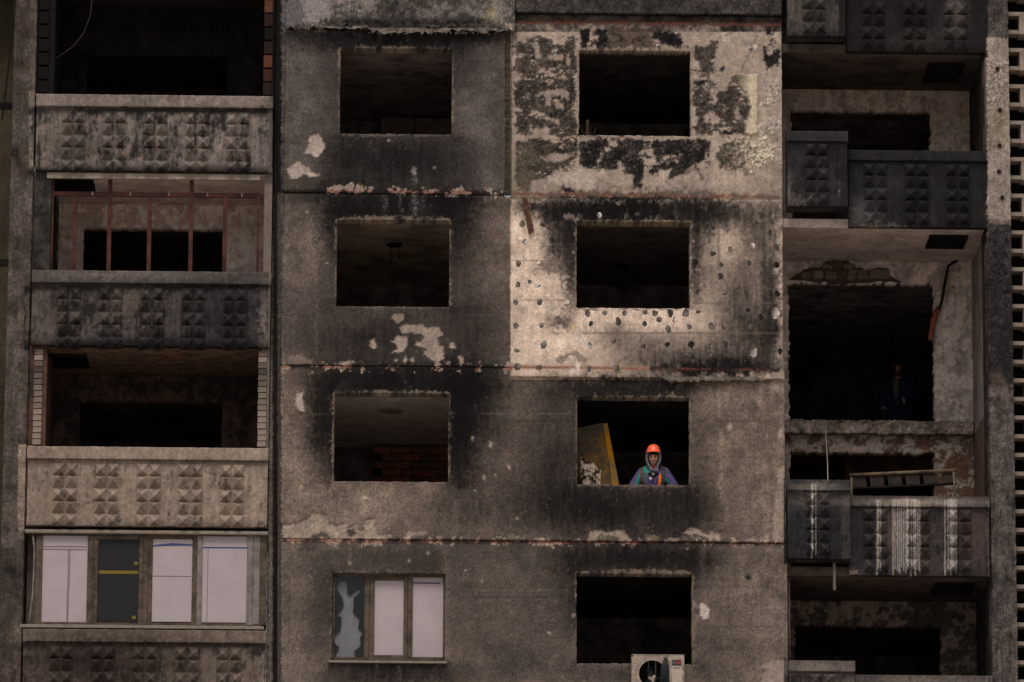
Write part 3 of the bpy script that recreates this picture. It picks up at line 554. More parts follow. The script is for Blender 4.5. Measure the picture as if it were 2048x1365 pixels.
# ---- facade panels of the middle bay
XL0 = P(563, 700)[0]; XR1 = P(1567, 700)[0]; XM = P(1022, 400)[0]; XM0 = P(1010, 230)[0]
def zy(py, px=1000): return P(px, py)[1]
grid_panel('wall_panel', XL0, XM0, zy(387, 790), zy(62, 790), 0.0, BLD, [wr('L1')], reveal=TAN)
grid_panel('wall_panel', XL0, XM - .004, zy(732, 790), zy(391, 790), 0.0, BLD, [wr('L2')], reveal=TAN)
grid_panel('wall_panel', XM + .003, XR1, zy(397, 1290), zy(30, 1290), 0.05, BLD, [RC(*WINS['R1'], .05)], reveal=(70, 60, 52), grain=.05, micro=.001)
R2P = grid_panel('wall_panel', XM, XR1 - .01, zy(757, 1290), zy(400, 1290), -0.045, BLD, [RC(*WINS['R2'], -.045)], thick=.32, reveal=TAN, outer=.006, grain=.055, micro=.001)
grid_panel('wall_panel', XL0 - .02, XR1 + .01, zy(1081, 1060), zy(737, 1060), 0.0, BLD, [wr('L3'), wr('R3')], reveal=(92, 82, 74))
grid_panel('wall_panel', XL0 - .03, XR1 + .04, zy(1420, 1060), zy(1085.5, 1060), 0.0, BLD, [wr('L4'), wr('R4')], reveal=(84, 74, 66))
grid_panel('insulation_panel', XL0 - .01, P(1030, 0)[0], zy(60, 790), zy(-60, 790), -0.07, BLD, thick=.2, outer=.015, bottom=(.16, .03, .02))
grid_panel('insulation_panel', P(1031, 0)[0], XR1, zy(28, 1290), zy(-60, 1290), -0.03, BLD, thick=.15)
# torn curl at the corner of the burnt insulation, and the brown edge left of the stripped panel
grid_panel('insulation_edge', XM0 + .003, XM - .002, zy(388, 1015), zy(62, 1015), 0.02, BLD, thick=.1, outer=.004)
# joints between the panels (old sealant)
for (x0, x1, ya, yb) in ((XL0, XM0, 385.5, 393), (XL0, XM, 730, 739.5), (XL0 - .02, XR1, 1079, 1087.5), (XM, XR1, 395, 402)):
    grid_panel('joint_strip', x0 + .002, x1 - .002, zy(yb, (1024 if x1 > XM else 790)), zy(ya, (1024 if x1 > XM else 790)), 0.018, BLD, thick=.1, outer=0)
grid_panel('edge_strip', P(541, 700)[0], XL0 - .002, zy(1425, 552), zy(-60, 552), 0.05, BLD, thick=.2, outer=.003, step=.02)
# plain storeys above and below the part in view
up_m = flat_mat('far_facade', (84, 76, 70), 8, .3, .3, .95, c2=(58, 52, 49), sc2=.8)
ZT, ZB = zy(-62), zy(1422)
box('upper_wall', P(-300, 0)[0], P(2300, 0)[0], 0.0, 8.0, ZT + .03, ZT + 6, up_m, BLD)
box('lower_wall', P(-300, 1300)[0], P(2300, 1300)[0], 0.0, 8.0, 0.0, ZB - .03, up_m, BLD)

# ---- rooms behind the openings
def room(x0, x1, y0, y1, z0, z1, ceil, wall, front=None):
    t = .06
    box('room_ceiling', x0, x1, y0, y1, z1, z1 + t, ceil, BLD); box('room_floor', x0, x1, y0, y1, z0 - t, z0, M_DUST, BLD)
    box('room_wall', x0 - t, x0, y0, y1, z0 - t, z1 + t, wall, BLD); box('room_wall', x1, x1 + t, y0, y1, z0 - t, z1 + t, wall, BLD)
    box('room_wall', x0, x1, y1, y1 + t, z0 - t, z1 + t, wall, BLD)
SC = dict(scale=5, amp=.22, bump=.3, rough=.95, k=.13)
ceil_m = {'L1': flat_mat('ceiling_soot_brown', (66, 59, 56), c2=(40, 36, 34), sc2=2.2, th=(.42, .62), **SC), 'L2': flat_mat('ceiling_scorched', (76, 66, 58), c2=(52, 45, 40), sc2=1.6, **SC),
          'L3': flat_mat('ceiling_plaster', (106, 97, 91), c2=(92, 84, 79), sc2=1.6, th=(.3, .5), **SC), 'L4': M_SOOT, 'R1': flat_mat('ceiling_black', (24, 22, 21), c2=(44, 39, 34), sc2=3, th=(.5, .75), **SC),
          'R2': flat_mat('ceiling_dark', (46, 40, 37), c2=(32, 29, 27), sc2=1.5, **SC), 'R3': flat_mat('ceiling_r3', (20, 19, 20), c2=(34, 32, 31), sc2=2, th=(.5, .75), **SC), 'R4': flat_mat('ceiling_r4', (20, 19, 19), c2=(34, 31, 28), sc2=2.5, th=(.55, .75), **SC)}
ROOMF = {}
for k in WINS:
    x0, x1, z0, z1 = wr(k); zf, zc = z0 - .97, z1 + .24
    room(x0 - .75, x1 + .75, .285, 5.3, zf, zc, ceil_m[k], M_ROOM); ROOMF[k] = zf
    for s_, (a, b) in (('l', (x0 - .8, x0 - .02)), ('r', (x1 + .02, x1 + .8))):
        box('room_wall', a, b, .282, .30, zf, zc, M_ROOM, BLD)
    box('room_wall', x0 - .02, x1 + .02, .282, .30, zf, z0 - .015, M_SOOT, BLD); box('room_wall', x0 - .02, x1 + .02, .282, .30, z1 + .015, zc, M_SOOT, BLD)

# ---- parapets with cast pyramids
def stud(parent, cx, cz, s, yf, h, off, n=5):
    x0, x1, z0, z1 = cx - s/2, cx + s/2, cz - s/2, cz + s/2; ap = (cx, yf - h, cz + off)
    cor = [(x0, yf + .004, z0), (x1, yf + .004, z0), (x1, yf + .004, z1), (x0, yf + .004, z1)]
    co, tr = [], []
    for f in range(4):
        A, B = np.array(cor[f]), np.array(cor[(f + 1) % 4]); base = len(co); T = np.array(ap); ix = {}
        for i in range(n + 1):
            for j in range(n + 1 - i):
                ix[i, j] = len(co); co.append(A + (B - A)*i/n + (T - A)*j/n)
        for i in range(n):
            for j in range(n - i):
                tr.append((ix[i, j], ix[i + 1, j], ix[i, j + 1]))
                if i + j < n - 1: tr.append((ix[i + 1, j], ix[i + 1, j + 1], ix[i, j + 1]))
    co = np.array(co); px, py = proj(co[:, 0], yf, co[:, 2])
    return link('pyramid_stud', set_mesh('pyramid_stud', co, np.array(tr), lin(samp(C, px, py)), M_CONC), parent)
def parapet(x0, x1, zt, zb, yf, groups, rows, s=.2, cap=.2, h=.115, depth=.13, fine=False):
    o = grid_panel('parapet', x0, x1, zb, zt - cap, yf, BLD, thick=depth, mat=M_CONC, outer=.003, micro=.0008, step=.009 if fine else .016, grain=.045, jitter=.1 if fine else .4)
    grid_panel('parapet_cap', x0 - .01, x1 + .01, zt - cap + .004, zt, yf - .045, o, thick=depth + .05, mat=M_CONC, outer=.0035, micro=.0008, step=.009 if fine else .016, grain=.045, jitter=.1 if fine else .4)
    for gx in groups:
        for r, zc in enumerate(rows):
            for sgn in (-1, 1): stud(o, gx + sgn*s*.5, zc, s*.985, yf, h*rnd.uniform(.86, 1.06), (-.17 if r % 2 == 0 else .17)*s + rnd.uniform(-.008, .008), 11 if fine else 5)
    return o
PLX0, PLX1 = P(60, 800)[0], P(538, 800)[0]; YP = -0.12
GX = [P(129.5 + 83.6*k, 985, YP)[0] for k in range(5)]; SP = (GX[1] - GX[0])*.311
for (yt, yb) in ((192, 343), (544, 693), (896, 1053), (1261, 1416)):
    zt, zb = P(300, yt, YP)[1], P(300, yb, YP)[1]
    parapet(PLX0, PLX1, zt, zb, YP, GX, [zt - .245 - SP*(r + .5) for r in range(5)], SP)
def ppx(x0, y0, x1, y1, Y, gxs, rows):
    a, b, zb, zt = RC(x0, y0, x1, y1, Y)
    return parapet(a, b, zt, zb, Y, [P(q, (y0 + y1)/2, Y)[0] for q in gxs], [P(1800, q, Y)[1] for q in rows], SP, cap=.17, fine=900 < y0 < 1000)
YB, YS = 0.0, -0.22
ppx(1692, -50, 1970, 105, YB, (1746, 1829, 1911), (16, 41, 66, 91)); ppx(1697, 303, 1973, 455, YB, (1751, 1833, 1915), (339, 364, 389, 412, 437))
ppx(1698, 994, 1978, 1152, YB, (1751, 1836, 1919), (1029, 1055, 1081, 1106, 1131)); ppx(1706, 1352, 1984, 1440, YB, (1758, 1842, 1924), (1392, 1416))
def small_balcony(x0, y0, x1, y1, gx, rows):
    o = ppx(x0, y0, x1, y1, YS, (gx,), rows); a, b, zb, zt = RC(x0, y0, x1, y1, YS)
    for xx in ((a + .004, a + .10), (b - .10, b - .004)): box('side_panel', xx[0], xx[1], YS + .13, YB + .25, zb + .01, zt - .02, dk_conc, o)
    box('floor_slab', a + .11, b - .11, YS + .14, YB + .25, zb + .012, zb + .13, dk_conc, o)
dk_conc = flat_mat('sooty_concrete', (40, 37, 36), 14, .35, .4, .95, c2=(66, 60, 56), sc2=2.5)
small_balcony(1575, -50, 1691, 73, 1628, (8, 33, 57)); small_balcony(1575, 264, 1695, 413, 1634, (300, 325, 350, 374, 398))
small_balcony(1576, 961, 1701, 1118, 1636, (998, 1024, 1049, 1074, 1099)); small_balcony(1579, 1323, 1709, 1440, 1644, (1360, 1386, 1412))

# ---- piers and neighbouring walls
def cf(c, var=.14):
    def f(X, Z, px, py): return np.array(c)*(1 + var*samp(N_MID, px, py) + var*.6*samp(N_SM, px, py) + .06*samp(N_VST, px, py))[:, None]
    return f
grid_panel('pier', P(13, 700)[0], PLX0 - .035, zy(1425, 30), zy(-60, 30), -0.10, BLD, thick=2.2, step=.015, outer=.005)
olive = flat_mat('olive_render', (64, 56, 44), 12, .25, .3, .95, c2=(52, 45, 36), sc2=.9)
NB = empty('neighbour_section', (P(-60, 700)[0], 1.2, 0.0)); tag(NB, 'olive rendered wall of the next section at the left edge', 'building')
box('wall', P(-300, 700)[0], P(40, 700)[0] - .1, 1.0, 6.0, 0.0, ZT + 6, olive, NB)
for zz in (P(10, 212, 1.0)[1], P(10, 525, 1.0)[1]): box('joint_strip', P(-200, 700)[0], P(40, 700)[0] - .1, .985, 1.0, zz - .05, zz + .05, M_SOOT, NB)
PRX0, PRX1 = P(1978, 700)[0], P(2026, 700)[0]
PIER = grid_panel('pier', PRX0, PRX1, zy(1425, 2000), zy(-60, 2000), 0.0, BLD, thick=2.6, step=.014, outer=.005)

def boost(c, k):
    l = lin(c, k)*KEXP; return np.where(l <= .0031308, l*12.92, 1.055*np.clip(l, 1e-6, 1)**(1/2.4) - .055)*255
def plaster(c1, c2, k=.28, specks=.0, low=None):
    a1, a2 = boost(c1, k), boost(c2, k)
    def f(X, Z, px, py):
        t = sst(-.35, .5, samp(N_MID, px, py) + .5*samp(N_BIG, px, py))[:, None]; c = a1*(1 - t) + a2*t
        c = c*(1 + .08*samp(N_SM, px, py) + .08*samp(N_VST, px, py))[:, None]
        if specks: m = (samp(N_SM, px, py) + .8*samp(N_FINE, px, py) > specks)[:, None]; c = np.where(m, c*.35, c)
        return c
    return f
# ---- left loggias
YL = 2.0
plm = lambda c, n, c2=None, s2=3: flat_mat(n, c, 12, .22, .3, .95, c2=c2, sc2=s2, k=.28)
lw = {0: plm((10, 9, 9), 'loggia_black'), 1: plm((128, 115, 108), 'loggia_plaster', (104, 92, 86)), 2: plm((46, 32, 26), 'loggia_brown', (24, 20, 18), 1.2), 3: plm((60, 52, 48), 'loggia_grey')}
lc = {0: plm((22, 20, 19), 'loggia_ceiling_black'), 1: plm((136, 124, 118), 'loggia_ceiling_plaster', (112, 100, 95)), 2: plm((66, 50, 40), 'loggia_ceiling_brown', (38, 31, 27), 5), 3: lw[3]}
lcf = {0: plaster((10, 9, 9), (16, 14, 14), specks=1.25), 1: plaster((140, 126, 118), (114, 101, 95), specks=1.9), 2: plaster((42, 32, 27), (24, 20, 18), specks=1.7)}; lcr = {0: (14, 13, 13), 1: (110, 98, 90), 2: (70, 52, 40)}
LX0, LX1 = P(95, 700)[0], P(524, 700)[0]
tops = [-60, 343, 693, 1053]; bots = [192, 544, 896, 1261]
openings = {0: (172, 111, 455, 260), 1: (165, 457, 446, 610), 2: (157, 803, 443, 960)}
for k in range(4):
    zc = P(300, tops[k], YP)[1]; zf = P(300, bots[k], YP)[1] - 1.12
    box('loggia_ceiling', PLX0 - .03, PLX1, YP + .135, YL, zc + .012, zc + .15, lc[k], BLD)
    if k == 3: 
        box('loggia_floor', PLX0 - .03, PLX1, YP + .135, YL, zf - .1, zf, M_SOOT, BLD)
        box('loggia_wall', PLX0, PLX1, .3, .4, zf, zc, lw[3], BLD); continue
    a, b, z0, z1 = RC(*openings[k], YL)
    X_0, X_1 = PLX0 - .03, PLX1
    grid_panel('loggia_wall', X_0, X_1, zf, zc + .01, YL, BLD, [(a, b, z0, z1)], thick=.25, step=.022, colf=lcf[k], reveal=lcr[k], jag=.012, grain=.03, micro=.001)
    room(a - .5, b + .5, YL + .25, YL + 5, zf, zc - .02, M_ROOM, M_ROOM)
    sw = lw[k] if k == 2 else lw[0] if k == 0 else dk_conc
    box('loggia_side_wall', PLX0 - .03, LX0, -.02, YL, zf, zc + .008, sw, BLD); box('loggia_side_wall', LX1, PLX1, -.02, YL, zf, zc + .008, sw if k == 0 else lw[3], BLD)
# hatch recesses in the loggia ceilings (dark frames)
def hatch(px0, px1, zc, y0, y1, mat):
    a = P(px0, 730, (y0 + y1)/2)[0]; b = P(px1, 730, (y0 + y1)/2)[0]
    bm = bmesh.new()
    for q in ((a, b, y0, y0 + .04), (a, b, y1 - .04, y1), (a, a + .04, y0 + .04, y1 - .04), (b - .04, b, y0 + .04, y1 - .04)): bm_box(bm, q[0], q[1], q[2], q[3], zc - .04, zc + .004)
    bm_box(bm, a + .04, b - .04, y0 + .04, y1 - .04, zc - .004, zc + .006)
    return from_bm('ceiling_hatch', bm, mat, BLD)
hatch(96, 176, P(300, 693, YP)[1] + .012, .5, 1.4, M_SOOT); hatch(100, 180, P(300, 343, YP)[1] + .012, .3, 1.1, M_SOOT)
# pale lintel board of the second loggia
box('lintel_board', P(94, 352, -.06)[0], P(520, 352, -.06)[0], -.08, -.02, P(300, 359, -.06)[1], P(300, 348, -.06)[1], flat_mat('lintel_board', (128, 116, 104), 18, .25, .3, .9), BLD)

# brick jambs
brick_w = [flat_mat('white_brick_%d' % i, c, 20, .2, .4, .9) for i, c in enumerate([(128, 112, 102), (108, 96, 88), (92, 80, 74), (70, 60, 55)])]
brick_r = [flat_mat('red_brick_%d' % i, c, 20, .25, .5, .9) for i, c in enumerate([(82, 50, 38), (40, 29, 26), (22, 19, 18), (56, 36, 29)])]
mort = flat_mat('sooty_mortar', (40, 33, 30), 20, .3, .4, .95)
def brick_mesh(w, d, h, mat):
    bm = bmesh.new(); bm_box(bm, -w/2, w/2, 0, d, -h/2, h/2, .006); me = bpy.data.meshes.new('brick'); bm.to_mesh(me); bm.free(); me.materials.append(mat); return me
def brick_column(x0, x1, py0, py1, n, mats, pick, core=mort):
    zt, zb = P(300, py0, -.03)[1], P(300, py1, -.03)[1]; h = (zt - zb)/n
    o = box('brick_jamb', x0 + .012, x1 - .012, -.02, .22, zb, zt, core, BLD)
    ms = [brick_mesh(x1 - x0, .12, h*.88, m) for m in mats]
    for i in range(n):
        b = link('brick', ms[pick(i)], o); b.location = ((x0 + x1)/2 + rnd.uniform(-.004, .004), -.05 + rnd.uniform(-.006, .006), zt - h*(i + .5)); b.rotation_euler = (0, rnd.uniform(-.02, .02), rnd.uniform(-.03, .03))
pk = lambda i: [1, 0, 2, 3, 2, 2, 1, 1, 1, 1, 0, 0, 0, 0, 0, 0][i % 16]
brick_column(P(67, 800)[0], P(84, 800)[0], 700, 893, 16, brick_w, pk); brick_column(P(516, 800)[0], P(533, 800)[0], 700, 893, 16, brick_w, pk)
brick_column(P(528, 100)[0], P(545, 100)[0], -30, 190, 8, brick_r, lambda i: [1, 0, 1, 2, 1, 0, 3, 1][i]); brick_column(P(78, 100)[0], P(98, 100)[0], -30, 190, 8, brick_r, lambda i: 2, core=mort)

# red steel frame left in the second loggia
rust = flat_mat('red_primer', (76, 46, 40), 30, .3, .2, .7, c2=(52, 34, 31), sc2=3)
FR = empty('balcony_frame', V3(300, 540, .1)); tag(FR, 'red primed steel frame of bare posts above a sooty parapet', 'metal frame')
zb = P(300, 546, .1)[1]; zm = P(300, 390, .1)[1]; zt = P(300, 352, .1)[1]
box('rail', P(104, 450, .1)[0], P(519, 450, .1)[0], .06, .11, zm - .035, zm + .03, rust, FR)
for q, top in ((150, zm - .035), (219, zt), (299, zm - .035), (382, zt), (450, zm - .035)):
    xx = P(q, 450, .1)[0]; box('post', xx - .032, xx + .032, .055, .115, zb, top, rust, FR)
clipm = flat_mat('grey_weld_tab', (120, 104, 94), 30, .2, .1, .7)
for q in (184, 260, 337, 414, 483): box('weld_tab', P(q, 450, .1)[0] - .012, P(q, 450, .1)[0] + .012, .048, .062, zm - .03, zm + .03, clipm, FR)
box('side_post', P(101, 450, .1)[0], P(107, 450, .1)[0], .05, .10, zb, zt, rust, FR); box('side_post', P(514, 450, .1)[0], P(518, 450, .1)[0], .05, .10, zb, zm, rust, FR)
for i, q in enumerate((405, 440, 480, 515)):
    xx = P(107, q, .1)[0]; zz = P(107, q, .1)[1]; tube('hinge_loop', [(xx, .07, zz + .09), (xx + .05, .03, zz + .08), (xx + .06, .03, zz - .09), (xx, .07, zz - .1)], .008, M_SOOT, FR, 6)

# ---- right loggias
YR = 2.3
RX0, RX1 = XR1 + .02, PRX0 - .01
rw1 = plaster((108, 96, 88), (92, 80, 73), specks=1.6); rwp = plaster((110, 100, 95), (86, 77, 73), specks=1.9); rw4 = plaster((74, 65, 59), (40, 35, 32), specks=1.2)
def rw3(X, Z, px, py):
    m = sst(-.06, .06, samp(N_MID, px, py) + .35*samp(N_SM, px, py) - .05 + np.clip((px - 1800)/250, -.3, .35))[:, None]; return (boost((118, 106, 97), .6)*(1 - m) + boost((72, 55, 45), .6)*m)*(1 + .12*samp(N_FINE, px, py) + .1*samp(N_SM, px, py))[:, None]
rw2 = plm((82, 74, 70), 'loggia_plaster_grey', (66, 59, 56), 2); 
rc1 = plm((44, 37, 33), 'right_ceiling_brown', (28, 24, 22), 2); rc2 = plm((104, 93, 88), 'right_ceiling_grey', (88, 78, 74), 2); rc4 = plm((48, 39, 34), 'right_ceiling_umber', (32, 27, 25), 3)
def rback(op, zf, zc, mat):
    a, b, z0, z1 = op
    grid_panel('loggia_wall', RX0 - .3, RX1, zf, zc, YR, BLD, [(a, b, z0, z1)], thick=.22, step=.022, colf=mat, reveal=(96, 85, 78), jag=.024, grain=.035, micro=.001)
def rceil(py, mat, zadd=0.0):
    z = P(1830, py, YB)[1] + .012
    box('loggia_ceiling', RX0 - .02, RX1, YB + .135, YR, z, z + .14, mat, BLD); return z
zc1 = rceil(105, rc1); zc2 = rceil(455, rc2); zc4 = rceil(1152, rc4); zc3 = zc2 - 2.8; 
zle = P(1720, 845, YR)[1]
room_r = flat_mat('scorched_room_wall', (70, 62, 50), 5, .5, .3, .95, c2=(36, 33, 30), sc2=1.8, th=(.4, .6))
a, b, z0, z1 = RC(1583, 222, 1862, 400, YR); rback((a, b, zc2 + .2, z1), zc2 + .14, zc1, rw1); room(a - .5, b + .4, YR + .22, 7.2, zc2 + .14, zc1 - .05, M_ROOM, M_ROOM)
a2, b2, _, z12 = RC(1577, 567, 1868, 843, YR); rback((a2, b2, zle - .01, z12), zle, zc2, rwp); room(a2 - .5, b2 + .4, YR + .22, 7.4, zle - .02, zc2 - .05, M_ROOM, room_r)
a3, b3, _, z13 = RC(1580, 906, 1870, 1010, YR); rback((a3, b3, zc4 + .2, z13), zc4 + .14, zle - .20, rw3)
brown_room = flat_mat('brown_panelling', (62, 40, 24), 8, .3, .3, .85, c2=(40, 26, 17), sc2=2)
room(a3 - .5, b3 + .4, YR + .22, 6.0, zc4 + .14, zle - .3, brown_room, brown_room)
a4, b4, _, z14 = RC(1590, 1252, 1882, 1420, YR); rback((a4, b4, zc4 - 2.5, z14), zc4 - 2.6, zc4, rw4); room(a4 - .5, b4 + .4, YR + .22, 7.2, zc4 - 2.6, zc4 - .05, M_ROOM, M_ROOM)
# broken slab edge left in the wall where the loggia floor fell
def ledge_col(X, Z, px, py): return np.array((112, 100, 92))*(1 + .22*samp(N_MID, px, py) + .2*samp(N_SM, px, py))[:, None]
grid_panel('broken_slab_edge', RX0 - .1, RX1 - .02, zle - .21, zle + .005, YR - .13, BLD, thick=.2, colf=ledge_col, outer=.016, micro=.008, step=.02)
# broken plaster arch over the large opening with the rubble masonry showing
R6r = lambda pts: [P(1540 + x/4.026, 340 + y/4.026, YR) for x, y in pts]
def ragged(pts, a, seed):
    q = random.Random(seed); out = []
    for (xa, ya), (xb, yb) in zip(pts, pts[1:] + pts[:1]):
        for t in (0, .25, .5, .75): out.append((xa + (xb - xa)*t + q.uniform(-a, a), ya + (yb - ya)*t + q.uniform(-a, a)))
    return out
ARCH = prism('exposed_masonry', R6r(ragged([(150, 888), (215, 845), (290, 795), (350, 790), (410, 775), (440, 745), (480, 728), (560, 712), (640, 745), (700, 790), (760, 802), (950, 798), (985, 868), (1060, 903), (880, 905), (600, 922), (400, 905)], 9, 3)), YR - .012, YR + .05, flat_mat('broken_mortar', (44, 36, 32), 14, .4, .5, .95, k=.4), BLD)
st_m = [flat_mat('rubble_stone_%d' % i, c, 12, .3, .6, .95, k=.4) for i, c in enumerate([(66, 57, 51), (52, 44, 39), (76, 67, 61)])]
rr = random.Random(12)
for (x0, x1, y0, y1) in [(250, 330, 822, 882), (340, 432, 815, 886), (442, 540, 820, 890), (550, 612, 815, 890), (620, 700, 812, 890), (708, 790, 808, 886), (800, 968, 806, 888), (410, 500, 765, 806), (508, 580, 735, 804), (590, 690, 755, 804), (480, 560, 722, 732)]:
    pts = [(x0 + rr.uniform(0, 14), y0 + rr.uniform(0, 12)), ((x0 + x1)/2, y0 + rr.uniform(-6, 4)), (x1 - rr.uniform(0, 14), y0 + rr.uniform(0, 12)), (x1 + rr.uniform(-4, 4), (y0 + y1)/2), (x1 - rr.uniform(0, 14), y1 - rr.uniform(0, 10)), (x0 + rr.uniform(0, 14), y1 - rr.uniform(0, 10)), (x0 + rr.uniform(-4, 4), (y0 + y1)/2)]
    prism('stone', R6r(ragged(pts, 5, x0)), YR - .02 - rr.uniform(0, .012), YR - .01, rr.choice(st_m), ARCH)
# side wall and door jamb on the right
side_m = plm((74, 66, 62), 'right_side_wall', (50, 44, 42), 1.5)
for (zt_, zb_, m_) in ((zc1, zc2 + .14, dk_conc), (zc2, zle - .2, rw2), (zle - .2, zc4 + .14, plm((58, 47, 41), 'side_brown', (46, 37, 33))), (zc4, zc4 - 3, dk_conc)):
    box('loggia_side_wall', RX1, RX1 + .008, .6, YR, zb_, zt_, m_, BLD); box('loggia_side_wall', RX1 - .02, RX1 + .008, .15, .6, zb_, zt_, dk_conc, BLD)
    box('loggia_side_wall', RX0 - .34, RX0 - .02, .3, YR, zb_, zt_, m_, BLD)
hatch(1858, 1930, zc1, .6, 1.7, M_SOOT); hatch(1858, 1935, zc2, .5, 1.3, M_SOOT); hatch(1860, 1940, zc4, .6, 1.5, M_SOOT)
box('ceiling_beam', P(1690, 930, 3.2)[0], b3 + .3, 3.1, 3.3, P(1700, 958, 3.2)[1], P(1700, 915, 3.2)[1], flat_mat('burnt_timber', (78, 54, 32), 10, .3, .3, .85, c2=(48, 34, 24), sc2=2, stretch=(1, 1, 6)), BLD)

# ---- concrete sun lattice at the right edge
LT = box('lattice_screen', PRX1 + .02, PRX1 + 1.6, .9, 1.0, zy(1425, 2040), zy(-60, 2040), M_SOOT, BLD)
lat = flat_mat('lattice_concrete', (138, 124, 112), 18, .15, .2, .9, c2=(116, 104, 95), sc2=3)
zs0 = P(2035, 30, .3)[1]; pitch = P(2035, 30, .3)[1] - P(2035, 66.1, .3)[1]
bm = bmesh.new(); bm_box(bm, 0, 1.5, .25, .50, -.032, .032, .004); slat_me = bpy.data.meshes.new('slat'); bm.to_mesh(slat_me); bm.free(); slat_me.materials.append(lat)
bm = bmesh.new(); bm_box(bm, 0, .35, .20, .55, -pitch*.55, pitch*.55, .004); fin_me = bpy.data.meshes.new('fin'); bm.to_mesh(fin_me); bm.free(); fin_me.materials.append(lat)
for i in range(-2, 40):
    o = link('slat', slat_me, LT); o.location = (PRX1 + .02, 0, zs0 - i*pitch)
    if i % 2 == 0:
        o = link('fin', fin_me, LT); o.location = (P(2047, 600, .2)[0], 0, zs0 - (i + .62)*pitch)

# ---- glue dabs on the pale panel and the right pier
dab_m = {'d': attr_mat('dab_dark', 60, .3, .4), 'g': None}
dabc = {'d': (60, 54, 50), 'g': (104, 94, 87), 'w': (182, 168, 158), 'k': (32, 29, 28)}
def dab(parent, x, y, Y, r, kind, i):
    cx, cz = P(x, y, Y); rr = random.Random(i*7 + 3); n = 13; rw = r/134.0
    ph = [rw*(1 + rr.uniform(-.38, .38)) for _ in range(n)]; ph = [(ph[k - 1] + 2*ph[k] + ph[(k + 1) % n])/4 for k in range(n)]; asp = rr.uniform(.8, 1.35)
    co = [(cx, Y - .002, cz)]; th = rr.uniform(0, 6)
    for k in range(n):
        a = 2*math.pi*k/n; co.append((cx + .62*ph[k]*math.cos(a), Y - .004 + rr.uniform(-.003, .003), cz + .62*ph[k]*math.sin(a)*asp))
    for k in range(n):
        a = 2*math.pi*k/n; co.append((cx + ph[k]*math.cos(a), Y + .006, cz + ph[k]*math.sin(a)*asp))
    tr = []
    for k in range(n):
        k2 = (k + 1) % n; tr += [(0, 1 + k, 1 + k2), (1 + k, 1 + n + k, 1 + n + k2), (1 + k, 1 + n + k2, 1 + k2)]
    c = np.array(dabc[kind]); col = np.array([c*rr.uniform(.75, 1.2) for _ in co])
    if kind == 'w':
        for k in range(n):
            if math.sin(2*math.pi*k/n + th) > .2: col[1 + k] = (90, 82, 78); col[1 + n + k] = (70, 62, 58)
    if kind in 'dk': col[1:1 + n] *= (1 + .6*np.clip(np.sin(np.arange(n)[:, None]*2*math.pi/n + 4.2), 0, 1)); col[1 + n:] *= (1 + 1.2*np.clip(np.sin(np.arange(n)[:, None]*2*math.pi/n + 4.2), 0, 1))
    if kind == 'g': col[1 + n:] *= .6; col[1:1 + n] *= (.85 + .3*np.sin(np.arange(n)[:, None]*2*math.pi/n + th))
    return link('adhesive_dab', set_mesh('adhesive_dab', co, tr, lin(np.clip(col, 5, 230)), dab_m['d']), parent)
dots = [(120,380,'g'),(262,390,'d'),(145,512,'w'),(92,660,'g'),(240,658,'w'),(435,668,'d'),(90,808,'g'),(230,818,'w'),(175,790,'g'),(453,808,'g'),(75,940,'g'),(245,930,'g'),(437,940,'w'),(80,1100,'g'),(258,1100,'g'),(270,1235,'g'),(85,1275,'g'),(1345,425,'k'),(1460,410,'d'),(1550,395,'g'),(1805,318,'d'),(1770,372,'d'),(1878,368,'d'),(1868,448,'d'),(1350,605,'d'),(1340,660,'k'),(1462,590,'d'),(1518,515,'w'),(1590,560,'g'),(1750,545,'w'),(1915,545,'d'),(1525,670,'d'),(1718,660,'d'),(1815,668,'d'),(1915,675,'k'),(1520,755,'d'),(1355,865,'d'),(1552,865,'g'),(1700,890,'d'),(1825,865,'d'),(1920,875,'k'),(1365,1000,'g'),(1570,1000,'g'),(1715,990,'k'),(1805,1040,'k'),(1910,1015,'w'),(1745,1100,'d'),(1910,1110,'k'),(580,1010,'g'),(705,1010,'g'),(845,1010,'g'),(985,1005,'g'),(1060,1015,'g'),(1165,1010,'d'),(1275,1010,'g'),(605,1085,'d'),(800,1070,'d'),(985,1085,'d'),(1090,1060,'g'),(1200,1058,'w'),(1150,1125,'g'),(1300,1105,'g'),(1460,1105,'g'),(1545,1105,'g'),(770,1205,'g'),(600,1245,'w'),(980,1245,'d'),(1145,1235,'k'),(1312,1235,'k'),(1455,1245,'g'),(1550,1230,'d'),(1720,1220,'d'),(1755,1290,'w'),(1940,1280,'k'),
        (95,1390,'g'),(240,1400,'g'),(590,1405,'g'),(790,1395,'g'),(1130,1385,'k'),(1230,1385,'d'),(1430,1370,'k'),(860,325,'d'),(940,312,'d'),(1085,330,'d'),(530,330,'d'),(665,320,'w'),(800,235,'g')]
for i, (x, y, k) in enumerate(dots):
    r = 12 if (x, y) == (1910, 1015) else 9.5 if (x, y) == (1755, 1290) else 5 if (x, y) in ((175, 790), (1518, 515)) else random.Random(i).uniform(6.6, 9.2)
    dab(R2P, 1010 + x/3.528, 340 + y/3.528, -.045, r, k, i)
for i, (x, y) in enumerate([(1805,575),(1900,570),(1805,680),(1885,680),(1800,825),(1880,830),(1805,945),(1900,945),(1805,1100),(1895,1090)]):
    dab(PIER, 1540 + x/4.026, 340 + y/4.026, 0.0, 7.5, 'k', 200 + i)
bolt_m = flat_mat('black_plastic', (30, 29, 30), 30, .1, 0, .6)
